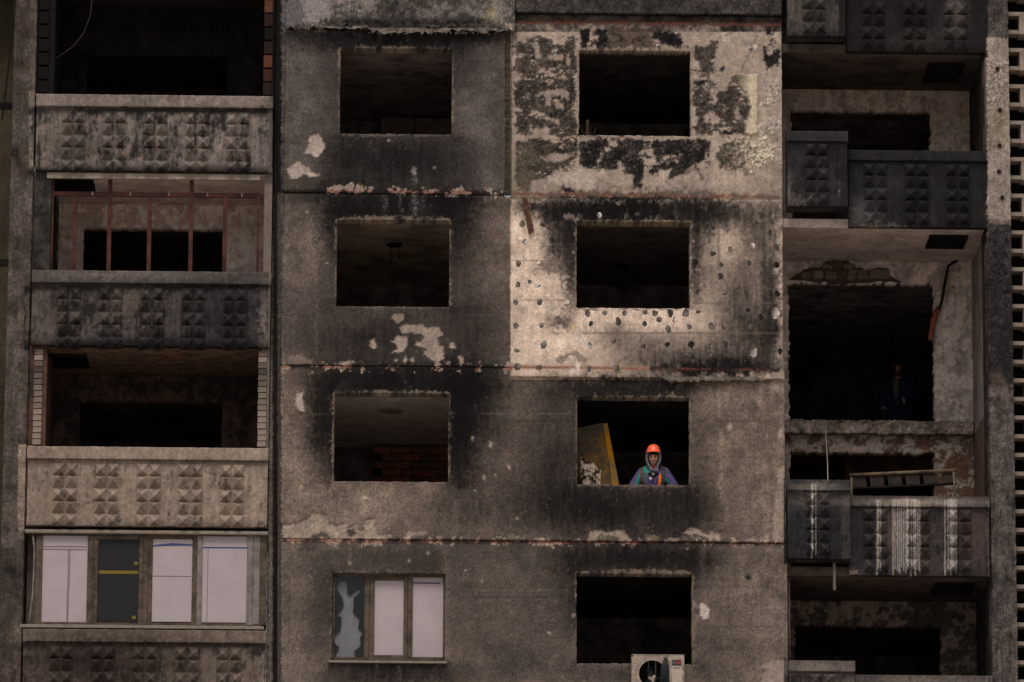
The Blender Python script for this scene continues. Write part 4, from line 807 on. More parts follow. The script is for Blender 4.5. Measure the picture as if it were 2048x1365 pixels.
for (x, y) in ((1995, 138.5), (1999.5, 221), (1999, 292), (1998, 344), (2004.5, 396)):
    c = V3(x, y, 0); bm = bmesh.new(); tube_bm(bm, [c + Vector((0, -.022, 0)), c + Vector((0, .01, 0))], .034, 12); from_bm('insulation_anchor', bm, bolt_m, PIER)

# ---- torn reinforcing mesh fringe hanging under the insulation layers
fr_m = flat_mat('torn_glass_mesh', (128, 114, 104), 40, .3, 0, .9)
def fringe(x0, x1, y, Y, n, seed, ln):
    rr = random.Random(seed); bm = bmesh.new()
    for i in range(n):
        x = rr.uniform(x0, x1); p = V3(x, y + rr.uniform(-1.5, 1.5), Y); l = ln*rr.uniform(.3, 1.3)
        d = Vector((rr.uniform(-.7, .7)*l, -.01 - rr.uniform(0, .03), -l)); tube_bm(bm, [p, p + d*.5 + Vector((rr.uniform(-.02, .02), 0, 0)), p + d], .0022, 3, False)
    o = from_bm('torn_mesh_fringe', bm, fr_m, BLD); o['kind'] = 'stuff'
fringe(1330, 1525, 757, -.07, 130, 1, .05); fringe(1060, 1420, 400, -.06, 90, 2, .06); fringe(735, 1000, 64, -.09, 70, 3, .05)
strip_m = flat_mat('torn_render_strip', (104, 94, 86), 22, .3, .4, .95, c2=(62, 55, 50), sc2=9)
def torn(px0, px1, y, Y, hgt, seed):
    rr = random.Random(seed); n = int((px1 - px0)/6); top = []; bot = []
    for i in range(n + 1):
        px = px0 + (px1 - px0)*i/n; e = min(1, i/2, (n - i)/2)
        top.append(V3(px, y - 2, Y)); bot.append(V3(px, y + e*hgt*rr.uniform(.35, 1.15), Y) + Vector((0, -.02*rr.uniform(0, 1.6), 0)))
    bm = bmesh.new(); a = [bm.verts.new(p) for p in top]; b = [bm.verts.new(p) for p in bot]
    a2 = [bm.verts.new(p + Vector((0, .02, 0))) for p in top]; b2 = [bm.verts.new(p + Vector((0, .012, .004))) for p in bot]
    for i in range(n):
        bm.faces.new((b[i], b[i+1], a[i+1], a[i])); bm.faces.new((a2[i], a2[i+1], b2[i+1], b2[i])); bm.faces.new((b2[i], b2[i+1], b[i+1], b[i]))
    from_bm('torn_render_strip', bm, strip_m, BLD)
torn(1325, 1420, 756, -.055, 9, 1); torn(1400, 1520, 756, -.06, 7, 2); torn(735, 905, 58, -.09, 10, 3); torn(1335, 1350, 762, -.03, 26, 4); torn(640, 735, 54, -.08, 5, 6); torn(905, 1020, 58, -.09, 8, 7)

# ---- boarded window, lower left of the middle bay
fr_c = flat_mat('weathered_frame', (84, 72, 62), 26, .3, .2, .75, c2=(62, 53, 46), sc2=4)
sill_m = flat_mat('pale_metal_sill', (120, 108, 98), 20, .2, .1, .6)
board_m = flat_mat('white_board', (155, 142, 144), 3, .06, .05, .6, k=.85)
blue_m = flat_mat('blue_tape', (58, 66, 106), 20, .1, 0, .6); yel_m = flat_mat('yellow_tape', (104, 90, 40), 20, .15, 0, .6)
film_m = flat_mat('grey_film', (100, 100, 104), 4, .12, .1, .5)
shard_m, t_, b_ = new_mat('dark_glass'); b_.inputs['Base Color'].default_value = (.006, .007, .008, 1); b_.inputs['Roughness'].default_value = .12; b_.inputs['Specular IOR Level'].default_value = .35
def bx(name, x0, y0, x1, y1, Y0, Y1, mat, parent, bev=.004):
    a, b, z0, z1 = RC(x0, y0, x1, y1, Y0); return box(name, a, b, Y0, Y1, z0, z1, mat, parent, bev)
W8 = lambda x, y: (540 + x/3.528, 978 + y/3.528)
def b8(name, x0, y0, x1, y1, Y0, Y1, mat, parent): p, q = W8(x0, y0), W8(x1, y1); return bx(name, p[0], p[1], q[0], q[1], Y0, Y1, mat, parent)
WN = b8('window', 440, 590, 1240, 622, .10, .17, fr_c, BLD); WN['label'] = 'three-light window with boarded panes and one smashed pane'
b8('frame', 440, 1190, 1240, 1217, .10, .17, fr_c, WN)
for x0, x1 in ((440, 456), (665, 700), (702, 735), (943, 970), (972, 1005), (1222, 1240)): b8('frame', x0, 622, x1, 1190, .10, .165, fr_c, WN)
b8('sash', 735, 624, 943, 646, .108, .15, fr_c, WN); b8('sash', 735, 1175, 943, 1190, .108, .15, fr_c, WN)
b8('board', 735, 646, 943, 1175, .128, .14, board_m, WN); bb = b8('board', 1005, 622, 1222, 1190, .128, .14, board_m, WN)
b8('tape', 1012, 661, 1200, 669, .122, .127, blue_m, WN); b8('film_sheet', 456, 622, 665, 1190, .150, .16, film_m, WN)
Lc = [(490,655),(465,690),(480,720),(510,770),(520,815),(500,855),(465,895),(505,905),(495,1000),(455,1030),(455,1090),(490,1120),(460,1160),(470,1190)]
Rc = [(545,650),(545,745),(575,745),(605,715),(642,700),(635,730),(590,770),(590,830),(585,870),(635,920),(620,985),(658,1010),(635,1050),(640,1110),(590,1150),(612,1190)]
to = lambda pts, Y: [P(*W8(x, y), Y) for x, y in pts]
prism('glass_shard', to([(456, 622)] + [(490, 622)] + Lc + [(456, 1190)], .12), .12, .126, shard_m, WN)
prism('glass_shard', to([(490, 622), (665, 622), (665, 1190)] + Rc[::-1] + [(490, 650)], .12), .12, .126, shard_m, WN)
b8('window_sill', 412, 1214, 1250, 1228, -.06, .16, sill_m, WN)

# ---- glazed loggia with white boards
G4 = lambda x, y: (x/3.528, 978 + y/3.528)
def g4(name, x0, y0, x1, y1, Y0, Y1, mat, parent): p, q = G4(x0, y0), G4(x1, y1); return bx(name, p[0], p[1], q[0], q[1], Y0, Y1, mat, parent)
GZ = empty('window', V3(300, 1250, -.05)); GZ.parent = BLD; GZ.matrix_parent_inverse = Matrix.Translation(-BLD.location); GZ['label'] = 'row of loggia windows closed with white boards and one dark screen'
grey_fr = flat_mat('grey_lilac_frame', (118, 107, 106), 20, .15, .1, .7, c2=(96, 86, 84), sc2=6)
def gl(*a): o = g4(*a, None); return o
pieces = [('drip_rail', 175, 293, 1890, 316, -.12, .02, sill_m), ('bottom_rail', 140, 962, 1862, 985, -.12, .02, sill_m), ('frame', 290, 316, 1840, 330, -.05, .03, fr_c), ('frame', 240, 945, 1840, 964, -.05, .03, fr_c),
          ('frame', 248, 330, 296, 962, -.055, .03, fr_c), ('frame', 615, 330, 655, 962, -.055, .03, fr_c), ('frame', 656, 330, 690, 962, -.045, .03, fr_c), ('frame', 978, 330, 1008, 962, -.045, .03, fr_c), ('frame', 1009, 330, 1044, 962, -.055, .03, fr_c), ('frame', 1045, 330, 1074, 962, -.045, .03, fr_c),
          ('frame', 1355, 330, 1388, 962, -.045, .03, fr_c), ('frame', 1389, 330, 1424, 962, -.055, .03, grey_fr), ('frame', 1742, 316, 1782, 962, -.055, .03, grey_fr), ('frame', 1783, 316, 1832, 962, -.045, .03, grey_fr), ('frame', 1833, 316, 1880, 962, -.05, .03, fr_c),
          ('board', 296, 330, 615, 945, -.03, -.018, board_m), ('screen_pane', 690, 358, 978, 940, -.02, -.012, flat_mat('dark_screen', (40, 38, 40), 40, .2, .1, .7)), ('sash', 690, 330, 978, 358, -.035, .02, fr_c), ('sash', 1074, 330, 1355, 356, -.035, .02, fr_c),
          ('board', 1074, 356, 1355, 940, -.03, -.018, board_m), ('board', 1424, 330, 1742, 945, -.03, -.018, board_m), ('seam', 300, 404, 615, 411, -.034, -.0305, grey_fr), ('seam', 302, 424, 610, 431, -.034, -.0305, grey_fr), ('seam', 478, 431, 494, 700, -.034, -.0305, fr_c), ('seam', 470, 700, 484, 945, -.034, -.0305, fr_c), ('seam', 1462, 420, 1466, 945, -.034, -.0305, grey_fr), ('seam', 1078, 615, 1350, 618, -.034, -.0305, grey_fr), ('tape', 697, 577, 975, 602, -.027, -.0205, yel_m), ('tape', 1432, 411, 1750, 419, -.037, -.0305, blue_m)]
zoff = Matrix.Translation(-GZ.location)
seam_m = flat_mat('board_seam', (120, 109, 108), 20, .15, .1, .7)
for (n_, x0, y0, x1, y1, Y0, Y1, m_) in pieces:
    if n_ == 'seam': m_ = seam_m
    # children of the window empty are modelled in world metres
    p, q = G4(x0, y0), G4(x1, y1); o = bx(n_, p[0], p[1], q[0], q[1], Y0, Y1, m_, None); o.parent = GZ; o.matrix_parent_inverse = zoff
pts = [P(*G4(x, y), -.034) for x, y in ((1076, 398), (1150, 390), (1215, 384), (1300, 388), (1364, 392), (1364, 402), (1290, 400), (1215, 401), (1150, 402), (1076, 406))]
o = prism('tape', pts, -.037, -.0305, blue_m); o.parent = GZ; o.matrix_parent_inverse = zoff
o = tube('loose_cable', [V3(*G4(x, y), -.06) for x, y in ((232, 330), (243, 420), (238, 600), (230, 760), (215, 860), (205, 955))], .014, grey_fr, None); o.parent = GZ; o.matrix_parent_inverse = zoff
for (x, y) in ((960, 525), (945, 908)):
    p, q = G4(x - 14, y - 12), G4(x + 14, y + 12); o = bx('tape', p[0], p[1], q[0], q[1], -.026, -.0205, yel_m, None); o.parent = GZ; o.matrix_parent_inverse = zoff

# ---- air conditioner under the lower right window
AX0, AX1, AZ0, AZ1 = RC(1264, 1311, 1368, 1388, -.38); AZ0 = AZ1 - .62
AC = empty('air_conditioner', ((AX0 + AX1)/2, -.2, AZ0)); tag(AC, 'dented beige air conditioner unit with open fan hole below the window', 'air conditioner')
acm = flat_mat('beige_enamel', (150, 134, 122), 16, .2, .15, .6, c2=(116, 102, 92), sc2=5); acd = flat_mat('ac_dark', (26, 24, 24), 20, .3, .2, .8)
w_ = AX1 - AX0; fcx, fcz, fr_ = AX0 + w_*.395, AZ1 - .285, w_*.262
bm = bmesh.new()                                      # front plate with a round opening
ang = [2*math.pi*k/48 for k in range(48)]
inner = [bm.verts.new((fcx + fr_*math.cos(a), -.38, fcz + fr_*math.sin(a))) for a in ang]
def onrect(a):
    c, s_ = math.cos(a), math.sin(a); tx = ((AX0 + w_*.70 if c > 0 else AX0) - fcx)/c if abs(c) > 1e-6 else 1e9; tz = ((AZ1 if s_ > 0 else AZ0) - fcz)/s_ if abs(s_) > 1e-6 else 1e9
    t = min(tx, tz); return (fcx + t*c, -.38, fcz + t*s_)
outer_ = [bm.verts.new(onrect(a)) for a in ang]; back = [bm.verts.new((v.co.x, -.33, v.co.z)) for v in inner]
for k in range(48):
    k2 = (k + 1) % 48; bm.faces.new((inner[k], outer_[k], outer_[k2], inner[k2])); bm.faces.new((inner[k2], back[k2], back[k], inner[k]))
bmesh.ops.recalc_face_normals(bm, faces=bm.faces)
o = from_bm('front_plate', bm, acm, AC)
bm = bmesh.new()
bm_box(bm, AX0 - .004, AX0, -.378, -.1, AZ0, AZ1); bm_box(bm, AX1, AX1 + .004, -.378, -.1, AZ0, AZ1); bm_box(bm, AX0 - .004, AX1 + .004, -.385, -.1, AZ1 + .001, AZ1 + .012, .004); bm_box(bm, AX0, AX1, -.378, -.1, AZ0 - .01, AZ0); bm_box(bm, AX0 + w_*.70, AX1, -.381, -.36, AZ0, AZ1)
from_bm('casing', bm, acm, AC)
box('coil', AX0, AX1, -.13, -.11, AZ0, AZ1, acd, AC)
for k in range(24):
    zz = AZ0 + .03 + k*.0245; box('louvre', AX0 + .03, AX0 + w_*.62, -.135, -.131, zz, zz + .008, flat_mat('louvre', (44, 42, 42), 20, .1, 0, .8) if k == 0 else bpy.data.materials['louvre'], AC)
for xx in (fcx - .055, fcx + .055): box('motor_bracket', xx - .008, xx + .008, -.2, -.18, AZ0, AZ1 - .02, acm, AC)
mot = bmesh.new(); tube_bm(mot, [(fcx, -.3, fcz - .06), (fcx, -.2, fcz - .06)], .06, 14); from_bm('fan_motor', mot, acm, AC)
bm = bmesh.new()
for k in range(3):
    a = 2*math.pi*k/3 + 1.9; u = Vector((math.cos(a), 0, math.sin(a))); v = Vector((-math.sin(a), 0, math.cos(a))); o_ = Vector((fcx, -.31, fcz - .06))
    q = [o_ + u*.04 - v*.03, o_ + u*.16 - v*.06 + Vector((0, .05, 0)), o_ + u*.17 + v*.05, o_ + u*.04 + v*.03]
    f = [bm.verts.new(p) for p in q]; g_ = [bm.verts.new(p + Vector((0, .006, 0))) for p in q]; bm.faces.new(f); bm.faces.new(g_[::-1])
    for i in range(4): bm.faces.new((f[(i + 1) % 4], f[i], g_[i], g_[(i + 1) % 4]))
from_bm('fan_blade', bm, acd, AC)
bm = bmesh.new(); rr = random.Random(4); cxw = AX0 + w_*.655                                                     # bundle of torn black film
for i in range(14):
    x0_ = cxw + rr.uniform(-.05, .03); x1_ = cxw + rr.uniform(-.10, .06); tube_bm(bm, [(x0_*.4 + cxw*.6, -.392, AZ1 - .03 - rr.uniform(0, .03)), ((x0_ + x1_)/2, -.405, AZ1 - .2), (x1_, -.395, AZ1 - .55)], [.012, .02, .014], 6)
from_bm('torn_black_wrap', bm, flat_mat('black_film', (40, 40, 42), 20, .3, .2, .45), AC, True)
px_ = lambda u: AX0 + w_*u
box('badge', px_(.765), px_(.94), -.3845, -.381, AZ1 - .155, AZ1 - .07, flat_mat('badge_dark', (52, 46, 50), 20, .1, 0, .5), AC); box('badge_mark', px_(.845), px_(.93), -.3868, -.3847, AZ1 - .135, AZ1 - .085, flat_mat('badge_red', (118, 52, 52), 20, .1, 0, .5), AC)
box('badge_mark', px_(.775), px_(.835), -.3868, -.3847, AZ1 - .135, AZ1 - .085, flat_mat('badge_slate', (78, 82, 88), 20, .1, 0, .5), AC)
box('side_plate', px_(.765), px_(.955), -.3835, -.381, AZ0 + .04, AZ1 - .17, flat_mat('plate', (160, 146, 134), 14, .12, .1, .6), AC)
for k in range(7): box('letter_stroke', px_(.795) + k*.0165, px_(.795) + k*.0165 + .009, -.3858, -.3837, AZ1 - .205 - .004*(k % 2), AZ1 - .188 + .003*(k % 3), acd, AC)
for xx in (AX0 + .08, AX1 - .08): box('wall_bracket', xx - .02, xx + .02, -.36, .0, AZ0 - .05, AZ0 - .012, acd, AC)

# ---- things inside the openings
door_m = flat_mat('burnt_door', (70, 61, 50), 10, .3, .2, .7, c2=(120, 86, 40), sc2=2.4, th=(.47, .66), k=.65); edge_m = flat_mat('yellow_door_edge', (150, 98, 16), 14, .25, .1, .6, c2=(112, 88, 54), sc2=3.5, th=(.48, .6), k=.6)
DR = empty('leaning_door', V3(1200, 985, .9)); tag(DR, 'scorched flush door with ochre edge leaning beside the worker in the window', 'door')
Yd = .75
def dq(name, pts, y0, y1, mat): return prism(name, [P(1150 + x/8.904, 840 + y/8.904, Yd) for x, y in pts], y0, y1, mat, DR)
dq('door_leaf', [(30, 150), (490, 55), (520, 75), (640, 870), (700, 1500), (-140, 1500)], .75, .79, door_m)
dq('door_edge', [(500, 75), (575, 60), (715, 800), (850, 1500), (690, 1500), (625, 870), (560, 450)], .735, .80, edge_m)
slab_m = flat_mat('pocked_plaster', (150, 132, 116), 14, .2, .4, .95, c2=(36, 28, 25), sc2=11, th=(.47, .53), k=.8)
o = prism('plaster_fragment', [P(1150 + x/8.904, 840 + y/8.904, .45) for x, y in ((98, 660), (215, 725), (330, 770), (400, 860), (460, 900), (455, 1000), (450, 1250), (100, 1250))], .45, .58, slab_m); tag(o, 'pocked broken slab of plaster standing at the left of the worker window', 'rubble')
stub_m = flat_mat('charred_wood', (76, 64, 54), 10, .3, .3, .9)
o = box('timber_stub', P(1172, 260, .5)[0], P(1178, 260, .5)[0], .5, .56, P(1175, 300, .5)[1], P(1175, 240, .5)[1], stub_m, None, .004); tag(o, 'charred upright timber stub in the upper right window corner', 'timber')
bm = bmesh.new(); rr = random.Random(9)
for i in range(14):
    a_ = V3(1162 + rr.uniform(0, 30), 285, .48); b_2 = V3(1160 + rr.uniform(0, 40), 252 + rr.uniform(0, 18), .48); tube_bm(bm, [a_, (a_ + b_2)/2 + Vector((rr.uniform(-.04, .04), 0, .02)), b_2], .003, 4)
o = from_bm('wire_tangle', bm, stub_m, None); tag(o, 'thin tangle of burnt wires at the foot of the timber stub', 'wires')
# masonry partition in the third left window, every brick its own piece
xb0, xb1 = P(746, 930, 5.0)[0], WINS and P(910, 930, 5.0)[0]; zt_ = P(820, 893, 5.0)[1]; bh = .125
bw_ = box('brick_partition', xb0 + .02, xb1 + .6, 5.06, 5.2, ROOMF['L3'] + .01, zt_ - .01, mort, BLD)
bms = [flat_mat('partition_brick_%d' % i, c, 14, .3, .4, .9, k=.11) for i, c in enumerate([(58, 36, 29), (50, 32, 26), (38, 28, 24)])]
mes = [brick_mesh(.30, .1, bh*.9, m) for m in bms]
for r in range(9):
    for c_ in range(5):
        b = link('brick', mes[rnd.choice((0, 0, 1, 1, 2))], bw_); b.location = (xb0 + .15 + c_*.312 + (.15 if r % 2 else 0), 5.0, zt_ - bh*(r + .5)); b.rotation_euler = (0, 0, rnd.uniform(-.02, .02))
box('wall_block', P(762, 250, 4.8)[0], P(828, 250, 4.8)[0], 4.8, 5.2, ROOMF['L1'], P(800, 236, 4.8)[1], flat_mat('block_tan', (50, 44, 40), 8, .3, .3, .9, k=.12), BLD); box('wall_block', P(831, 250, 4.8)[0], P(930, 250, 4.8)[0], 4.8, 5.2, ROOMF['L1'], P(850, 237, 4.8)[1], bpy.data.materials['block_tan'], BLD)
# ceiling roses and a burnt lamp
def rose(k, px, py, Y, r, mat, wires=()):
    zc = wr(k)[3] + .24; x = P(px, py, Y)[0]; bm = bmesh.new(); tube_bm(bm, [(x, Y, zc - .03), (x, Y, zc + .01)], [r*.8, r], 20); o = from_bm('ceiling_rose', bm, mat, None)
    for dx, l in wires: tube('wire', [(x + dx, Y, zc - .02), (x + dx*1.1, Y, zc - l)], .006, mat, o, 5); tube('lamp_holder', [(x + dx*1.1, Y, zc - l), (x + dx*1.1, Y, zc - l - .03)], .018, mat, o, 6)
    return o
tag(rose('L2', 789, 496, 2.55, .14, M_SOOT, ((-.05, .28), (.07, .2))), 'burnt black ceiling lamp with hanging wires in the second left window', 'lamp')
tag(rose('L3', 785, 826, 2.4, .19, ceil_m['L2']), 'round plaster ceiling rose in the pale ceiling of the third left window', 'ceiling rose')
tag(rose('R2', 1245, 575, 3.9, .13, M_SOOT), 'dark ceiling rose inside the window of the pale dotted panel', 'ceiling rose')

# ---- loose things hanging on the facade
o = prism('rusty_strip', [P(x, y, -.09) for x, y in ((1043, 396), (1053, 396), (1056, 402), (1068, 462), (1058, 470), (1052, 440), (1046, 405))], -.10, -.085, flat_mat('rusty_metal', (70, 48, 40), 24, .3, .2, .7, c2=(110, 76, 56), sc2=9, th=(.5, .65))); tag(o, 'rusty metal strip dangling at the corner of the pale dotted panel', 'metal strip')
wire_w = flat_mat('white_cable', (170, 158, 150), 20, .1, 0, .6); wire_d = flat_mat('dark_cable', (22, 20, 20), 20, .1, 0, .6)
o = tube('white_cable', [V3(1651.5, 842, 2.1), V3(1652, 880, 1.9), V3(1655, 925, 1.4), V3(1656, 962, -.3)], .009, flat_mat('dirty_white_cable', (140, 128, 120), 20, .1, 0, .6)); tag(o, 'thin white cable hanging from the broken slab to the small balcony', 'cable')
o = tube('dark_cable', [V3(31, -20, -.13), V3(22, 80, -.13), V3(13, 170, -.13), V3(4, 240, -.13)], .012, wire_d); tag(o, 'thin black cable running down across the left pier edge', 'cable')
o = tube('grey_cable', [V3(185, -10, .2), V3(181, 30, .2), V3(168, 65, .2), V3(148, 92, .2), V3(120, 112, .2), V3(98, 126, .2)], .0045, flat_mat('thin_grey_wire', (70, 62, 58), 20, .1, 0, .6)); tag(o, 'thin grey cable arcing across the black loggia at top left', 'cable')
o = tube('wall_pipe', [V3(1916, 520, 2.2), V3(1897, 532, 2.2), V3(1891, 560, 2.2), V3(1884, 600, 2.2), V3(1878, 622, 2.2)], .022, wire_d); tag(o, 'bent dark pipe on the pale wall right of the large opening', 'pipe')
o = tube('rusty_pipe', [V3(1876, 615, 2.15), V3(1868, 640, 2.15), V3(1860, 682, 2.15)], [.035, .05, .04], flat_mat('rust_pipe', (84, 46, 34), 20, .3, .2, .8, k=.4)); tag(o, 'rust red pipe end hanging at the right edge of the large opening', 'pipe')
o = box('hanging_batten', P(1666, 1150, -.1)[0], P(1671.5, 1150, -.1)[0], -.11, -.09, P(1669, 1181, -.1)[1], P(1669, 1126, -.1)[1], flat_mat('dull_batten', (92, 82, 75), 20, .2, .2, .8)); tag(o, 'short pale batten hanging under the drip stained small balcony', 'batten')
o = tube('steel_pole', [V3(1578, 1137, .35), V3(1578.5, 1325, .35)], .018, clipm); tag(o, 'thin grey steel pole at the left of the lowest right loggia', 'pole')
# bent railing leaning over the parapet
RL = empty('fallen_railing', V3(1800, 1000, .35)); tag(RL, 'bent metal railing frame leaning behind the paint streaked parapet', 'railing')
rl_m = flat_mat('worn_tan_rail', (96, 82, 64), 22, .25, .1, .6, c2=(62, 50, 43), sc2=5); A_, B_ = V3(1699, 951, .35), V3(1913, 941, .35)
tube('top_rail', [A_, B_], .028, rl_m, RL, 8); tube('rail_post', [A_ + Vector((.03, .01, 0)), V3(1703, 1010, .3)], .02, rl_m, RL, 6); tube('rail_post', [B_ - Vector((.05, 0, 0)), V3(1912, 1015, .3)], .02, rl_m, RL, 6)
pn = flat_mat('railing_panel', (46, 39, 35), 12, .3, .2, .8)
for k in range(6):
    t0, t1 = (k + .12)/6, (k + .9)/6; p0 = A_.lerp(B_, t0); p1 = A_.lerp(B_, t1)
    prism('infill_plate', [(p0.x, p0.z - .03), (p1.x, p1.z - .03), (p1.x + .02, p1.z - .19), (p0.x + .02, p0.z - .19)], .36, .37, pn, RL)
tube('lower_rail', [A_ + Vector((.06, .02, -.21)), B_ + Vector((.0, .02, -.21))], .02, acd, RL, 6)

# ================================================================ PEOPLE
def cap_bm(bm, p, q, r1, r2, n=14, flat=1.0):
    p, q = Vector(p), Vector(q); d = q - p; L = d.length; d = d.normalized(); a = Vector((0, 1, 0)) if abs(d.y) < .9 else Vector((1, 0, 0)); u = d.cross(a).normalized(); v = d.cross(u)
    prof = [(-r1*math.cos(t), r1*math.sin(t)) for t in (0.25, .6, 1.0, 1.57)] + [(L + r2*math.sin(t), r2*math.cos(t)) for t in (0, .6, 1.0, 1.35)]
    rings = [[bm.verts.new(p + d*h + (u*math.cos(2*math.pi*k/n) + v*math.sin(2*math.pi*k/n)*flat)*r) for k in range(n)] for h, r in prof]
    for A, B in zip(rings, rings[1:]):
        for k in range(n): bm.faces.new((A[k], A[(k+1) % n], B[(k+1) % n], B[k]))
    bm.faces.new(rings[0][::-1]); bm.faces.new(rings[-1])
def ell_bm(bm, c, r):
    g = bmesh.ops.create_uvsphere(bm, u_segments=18, v_segments=12, radius=1.0)['verts']
    for v in g: v.co = Vector((c[0] + v.co.x*r[0], c[1] + v.co.y*r[1], c[2] + v.co.z*r[2]))
def fused(name, caps, ells, vox, colf, mat, parent, smooth=4, wrinkle=0.0):
    bm = bmesh.new()
    for c in caps: cap_bm(bm, *c)
    for e in ells: ell_bm(bm, *e)
    bmesh.ops.recalc_face_normals(bm, faces=bm.faces)
    me = bpy.data.meshes.new('tmp'); bm.to_mesh(me); bm.free(); ob = bpy.data.objects.new('tmp', me); COL.objects.link(ob)
    m = ob.modifiers.new('r', 'REMESH'); m.mode = 'VOXEL'; m.voxel_size = vox
    m = ob.modifiers.new('s', 'SMOOTH'); m.iterations = smooth; m.factor = .5
    dg = bpy.context.evaluated_depsgraph_get(); nm = bpy.data.meshes.new_from_object(ob.evaluated_get(dg)); bpy.data.objects.remove(ob); bpy.data.meshes.remove(me)
    nv = len(nm.vertices); co = np.empty(nv*3, np.float32); nm.vertices.foreach_get('co', co); co = co.reshape(-1, 3)
    if wrinkle:
        no = np.empty(nv*3, np.float32); nm.vertices.foreach_get('normal', no); no = no.reshape(-1, 3)
        f = np.sin(co[:, 2]*75 + 9*np.sin(co[:, 0]*21 + 2) + 6*np.sin(co[:, 1]*17))*np.sin(co[:, 0]*33 + co[:, 2]*19) 
        co = co + no*(f*wrinkle)[:, None]; nm.vertices.foreach_set('co', co.ravel())
    a = nm.attributes.new('Col', 'FLOAT_COLOR', 'POINT'); c4 = np.ones((nv, 4), np.float32); c4[:, :3] = lin(np.clip(colf(co[:, 0], co[:, 1], co[:, 2]), 3, 250), .75); a.data.foreach_set('color', c4.ravel())
    nm.polygons.foreach_set('use_smooth', np.ones(len(nm.polygons), bool)); nm.name = name; nm.materials.clear(); nm.materials.append(mat); nm.update()
    return link(name, nm, parent, True)
def paint(n, base): 
    c = np.empty((n, 3)); c[:] = base; return c
def hand_caps(w, d, side, r=.0105):
    w = Vector(w); d = Vector(d).normalized(); x = Vector((side, 0, 0)); out = [(w, w + d*.09, .030, .036, 12, .55)]
    for k, ln in enumerate((.062, .075, .07, .055)):
        b = w + d*.09 + Vector((0, (k - 1.5)*.021, 0)); m = b + d*ln*.6 - x*.012; e = m + d*ln*.45 - x*.022; out += [(b, m, r, r*.95, 8), (m, e, r*.95, r*.85, 8)]
    b = w + d*.035 + Vector((0, -.035, 0)); out += [(b, b + d*.045 + Vector((0, -.02, 0)), .013, .011, 8), (b + d*.045 + Vector((0, -.02, 0)), b + d*.075 + Vector((0, -.018, 0)) - x*.01, .011, .009, 8)]
    return out
def head_parts(hz, y=0.0):
    caps = [((0, y + .03, hz - .22), (0, y + .005, hz - .06), .058, .056), ((0, y - .088, hz + .012), (0, y - .113, hz - .026), .010, .0155, 10), ((-.028, y - .085, hz + .03), (.028, y - .085, hz + .03), .013, .013, 10), ((-.02, y - .09, hz - .058), (.02, y - .09, hz - .058), .011, .011, 8)]
    ells = [((0, y + .005, hz + .03), (.082, .100, .108)), ((0, y - .02, hz - .06), (.064, .075, .066)), ((-.076, y + .01, hz), (.012, .02, .032)), ((.076, y + .01, hz), (.012, .02, .032))]
    return caps, ells
def face_paint(c, x, y, z, hz, yy=0.0, skin=(200, 150, 128), beard=(104, 76, 62)):
    hd = z > hz - .15; c[hd] = skin
    fr = (y < yy - .03)
    b_ = hd & fr & (z < hz - .035) & ~((np.abs(x) < .022) & (np.abs(z - hz + .058) < .009)); c[b_] = np.array(skin)*.42 + np.array(beard)*.58
    c[hd & fr & (np.abs(x) < .022) & (np.abs(z - hz + .058) < .009)] = (140, 84, 76)
    for sx in (-.03, .03):
        c[hd & fr & (np.hypot((x - sx)/1.5, z - hz - .008) < .011)] = (70, 48, 40); c[hd & fr & (np.hypot((x - sx)/1.9, (z - hz - .03)*1.2) < .011)] = (92, 66, 52)
    c[hd & fr & (np.abs(x) < .014) & (np.abs(z - hz + .012) < .026)] = (214, 166, 142)
    return c

# the worker in the window
wx = P(1307, 940, .42)[0]; W1 = empty('person', (wx, .42, ROOMF['R3'])); tag(W1, 'person in an orange helmet and purple jacket looking out of the window', 'person')
W1.rotation_euler = (0, 0, math.radians(-4))
HZ = 1.475
hc, he = head_parts(HZ)
arm = lambda s_: [((s_*.175, .03, 1.27), (s_*.325, -.02, 1.04), .052, .044), ((s_*.325, -.02, 1.04), (s_*.345, -.06, .84), .042, .030)] + hand_caps((s_*.345, -.06, .83), (0, -.1, -1), s_)
leg = lambda s_: [((s_*.09, .03, .82), (s_*.10, .0, .47), .082, .058), ((s_*.10, .0, .47), (s_*.10, .04, .09), .055, .04), ((s_*.10, .05, .04), (s_*.11, -.14, .035), .045, .04)]
def body_col(x, y, z):
    c = paint(len(x), (186, 138, 116)); c[z < .88] = (38, 40, 48); c[z < .11] = (24, 22, 22); c[(np.abs(x) > .28) & (z < .88) & (z > .6)] = (186, 138, 116); c[(z > 1.1) & (z < 1.33) & (np.abs(x) < .2)] = (122, 26, 34); return face_paint(c, x, y, z, HZ)
fused('body', hc + arm(-1) + arm(1) + leg(-1) + leg(1), he + [((0, .03, 1.17), (.165, .10, .19)), ((0, .03, .95), (.155, .10, .17)), ((0, .03, .84), (.16, .105, .12))], .0085, body_col, M_SKIN, W1, 3)
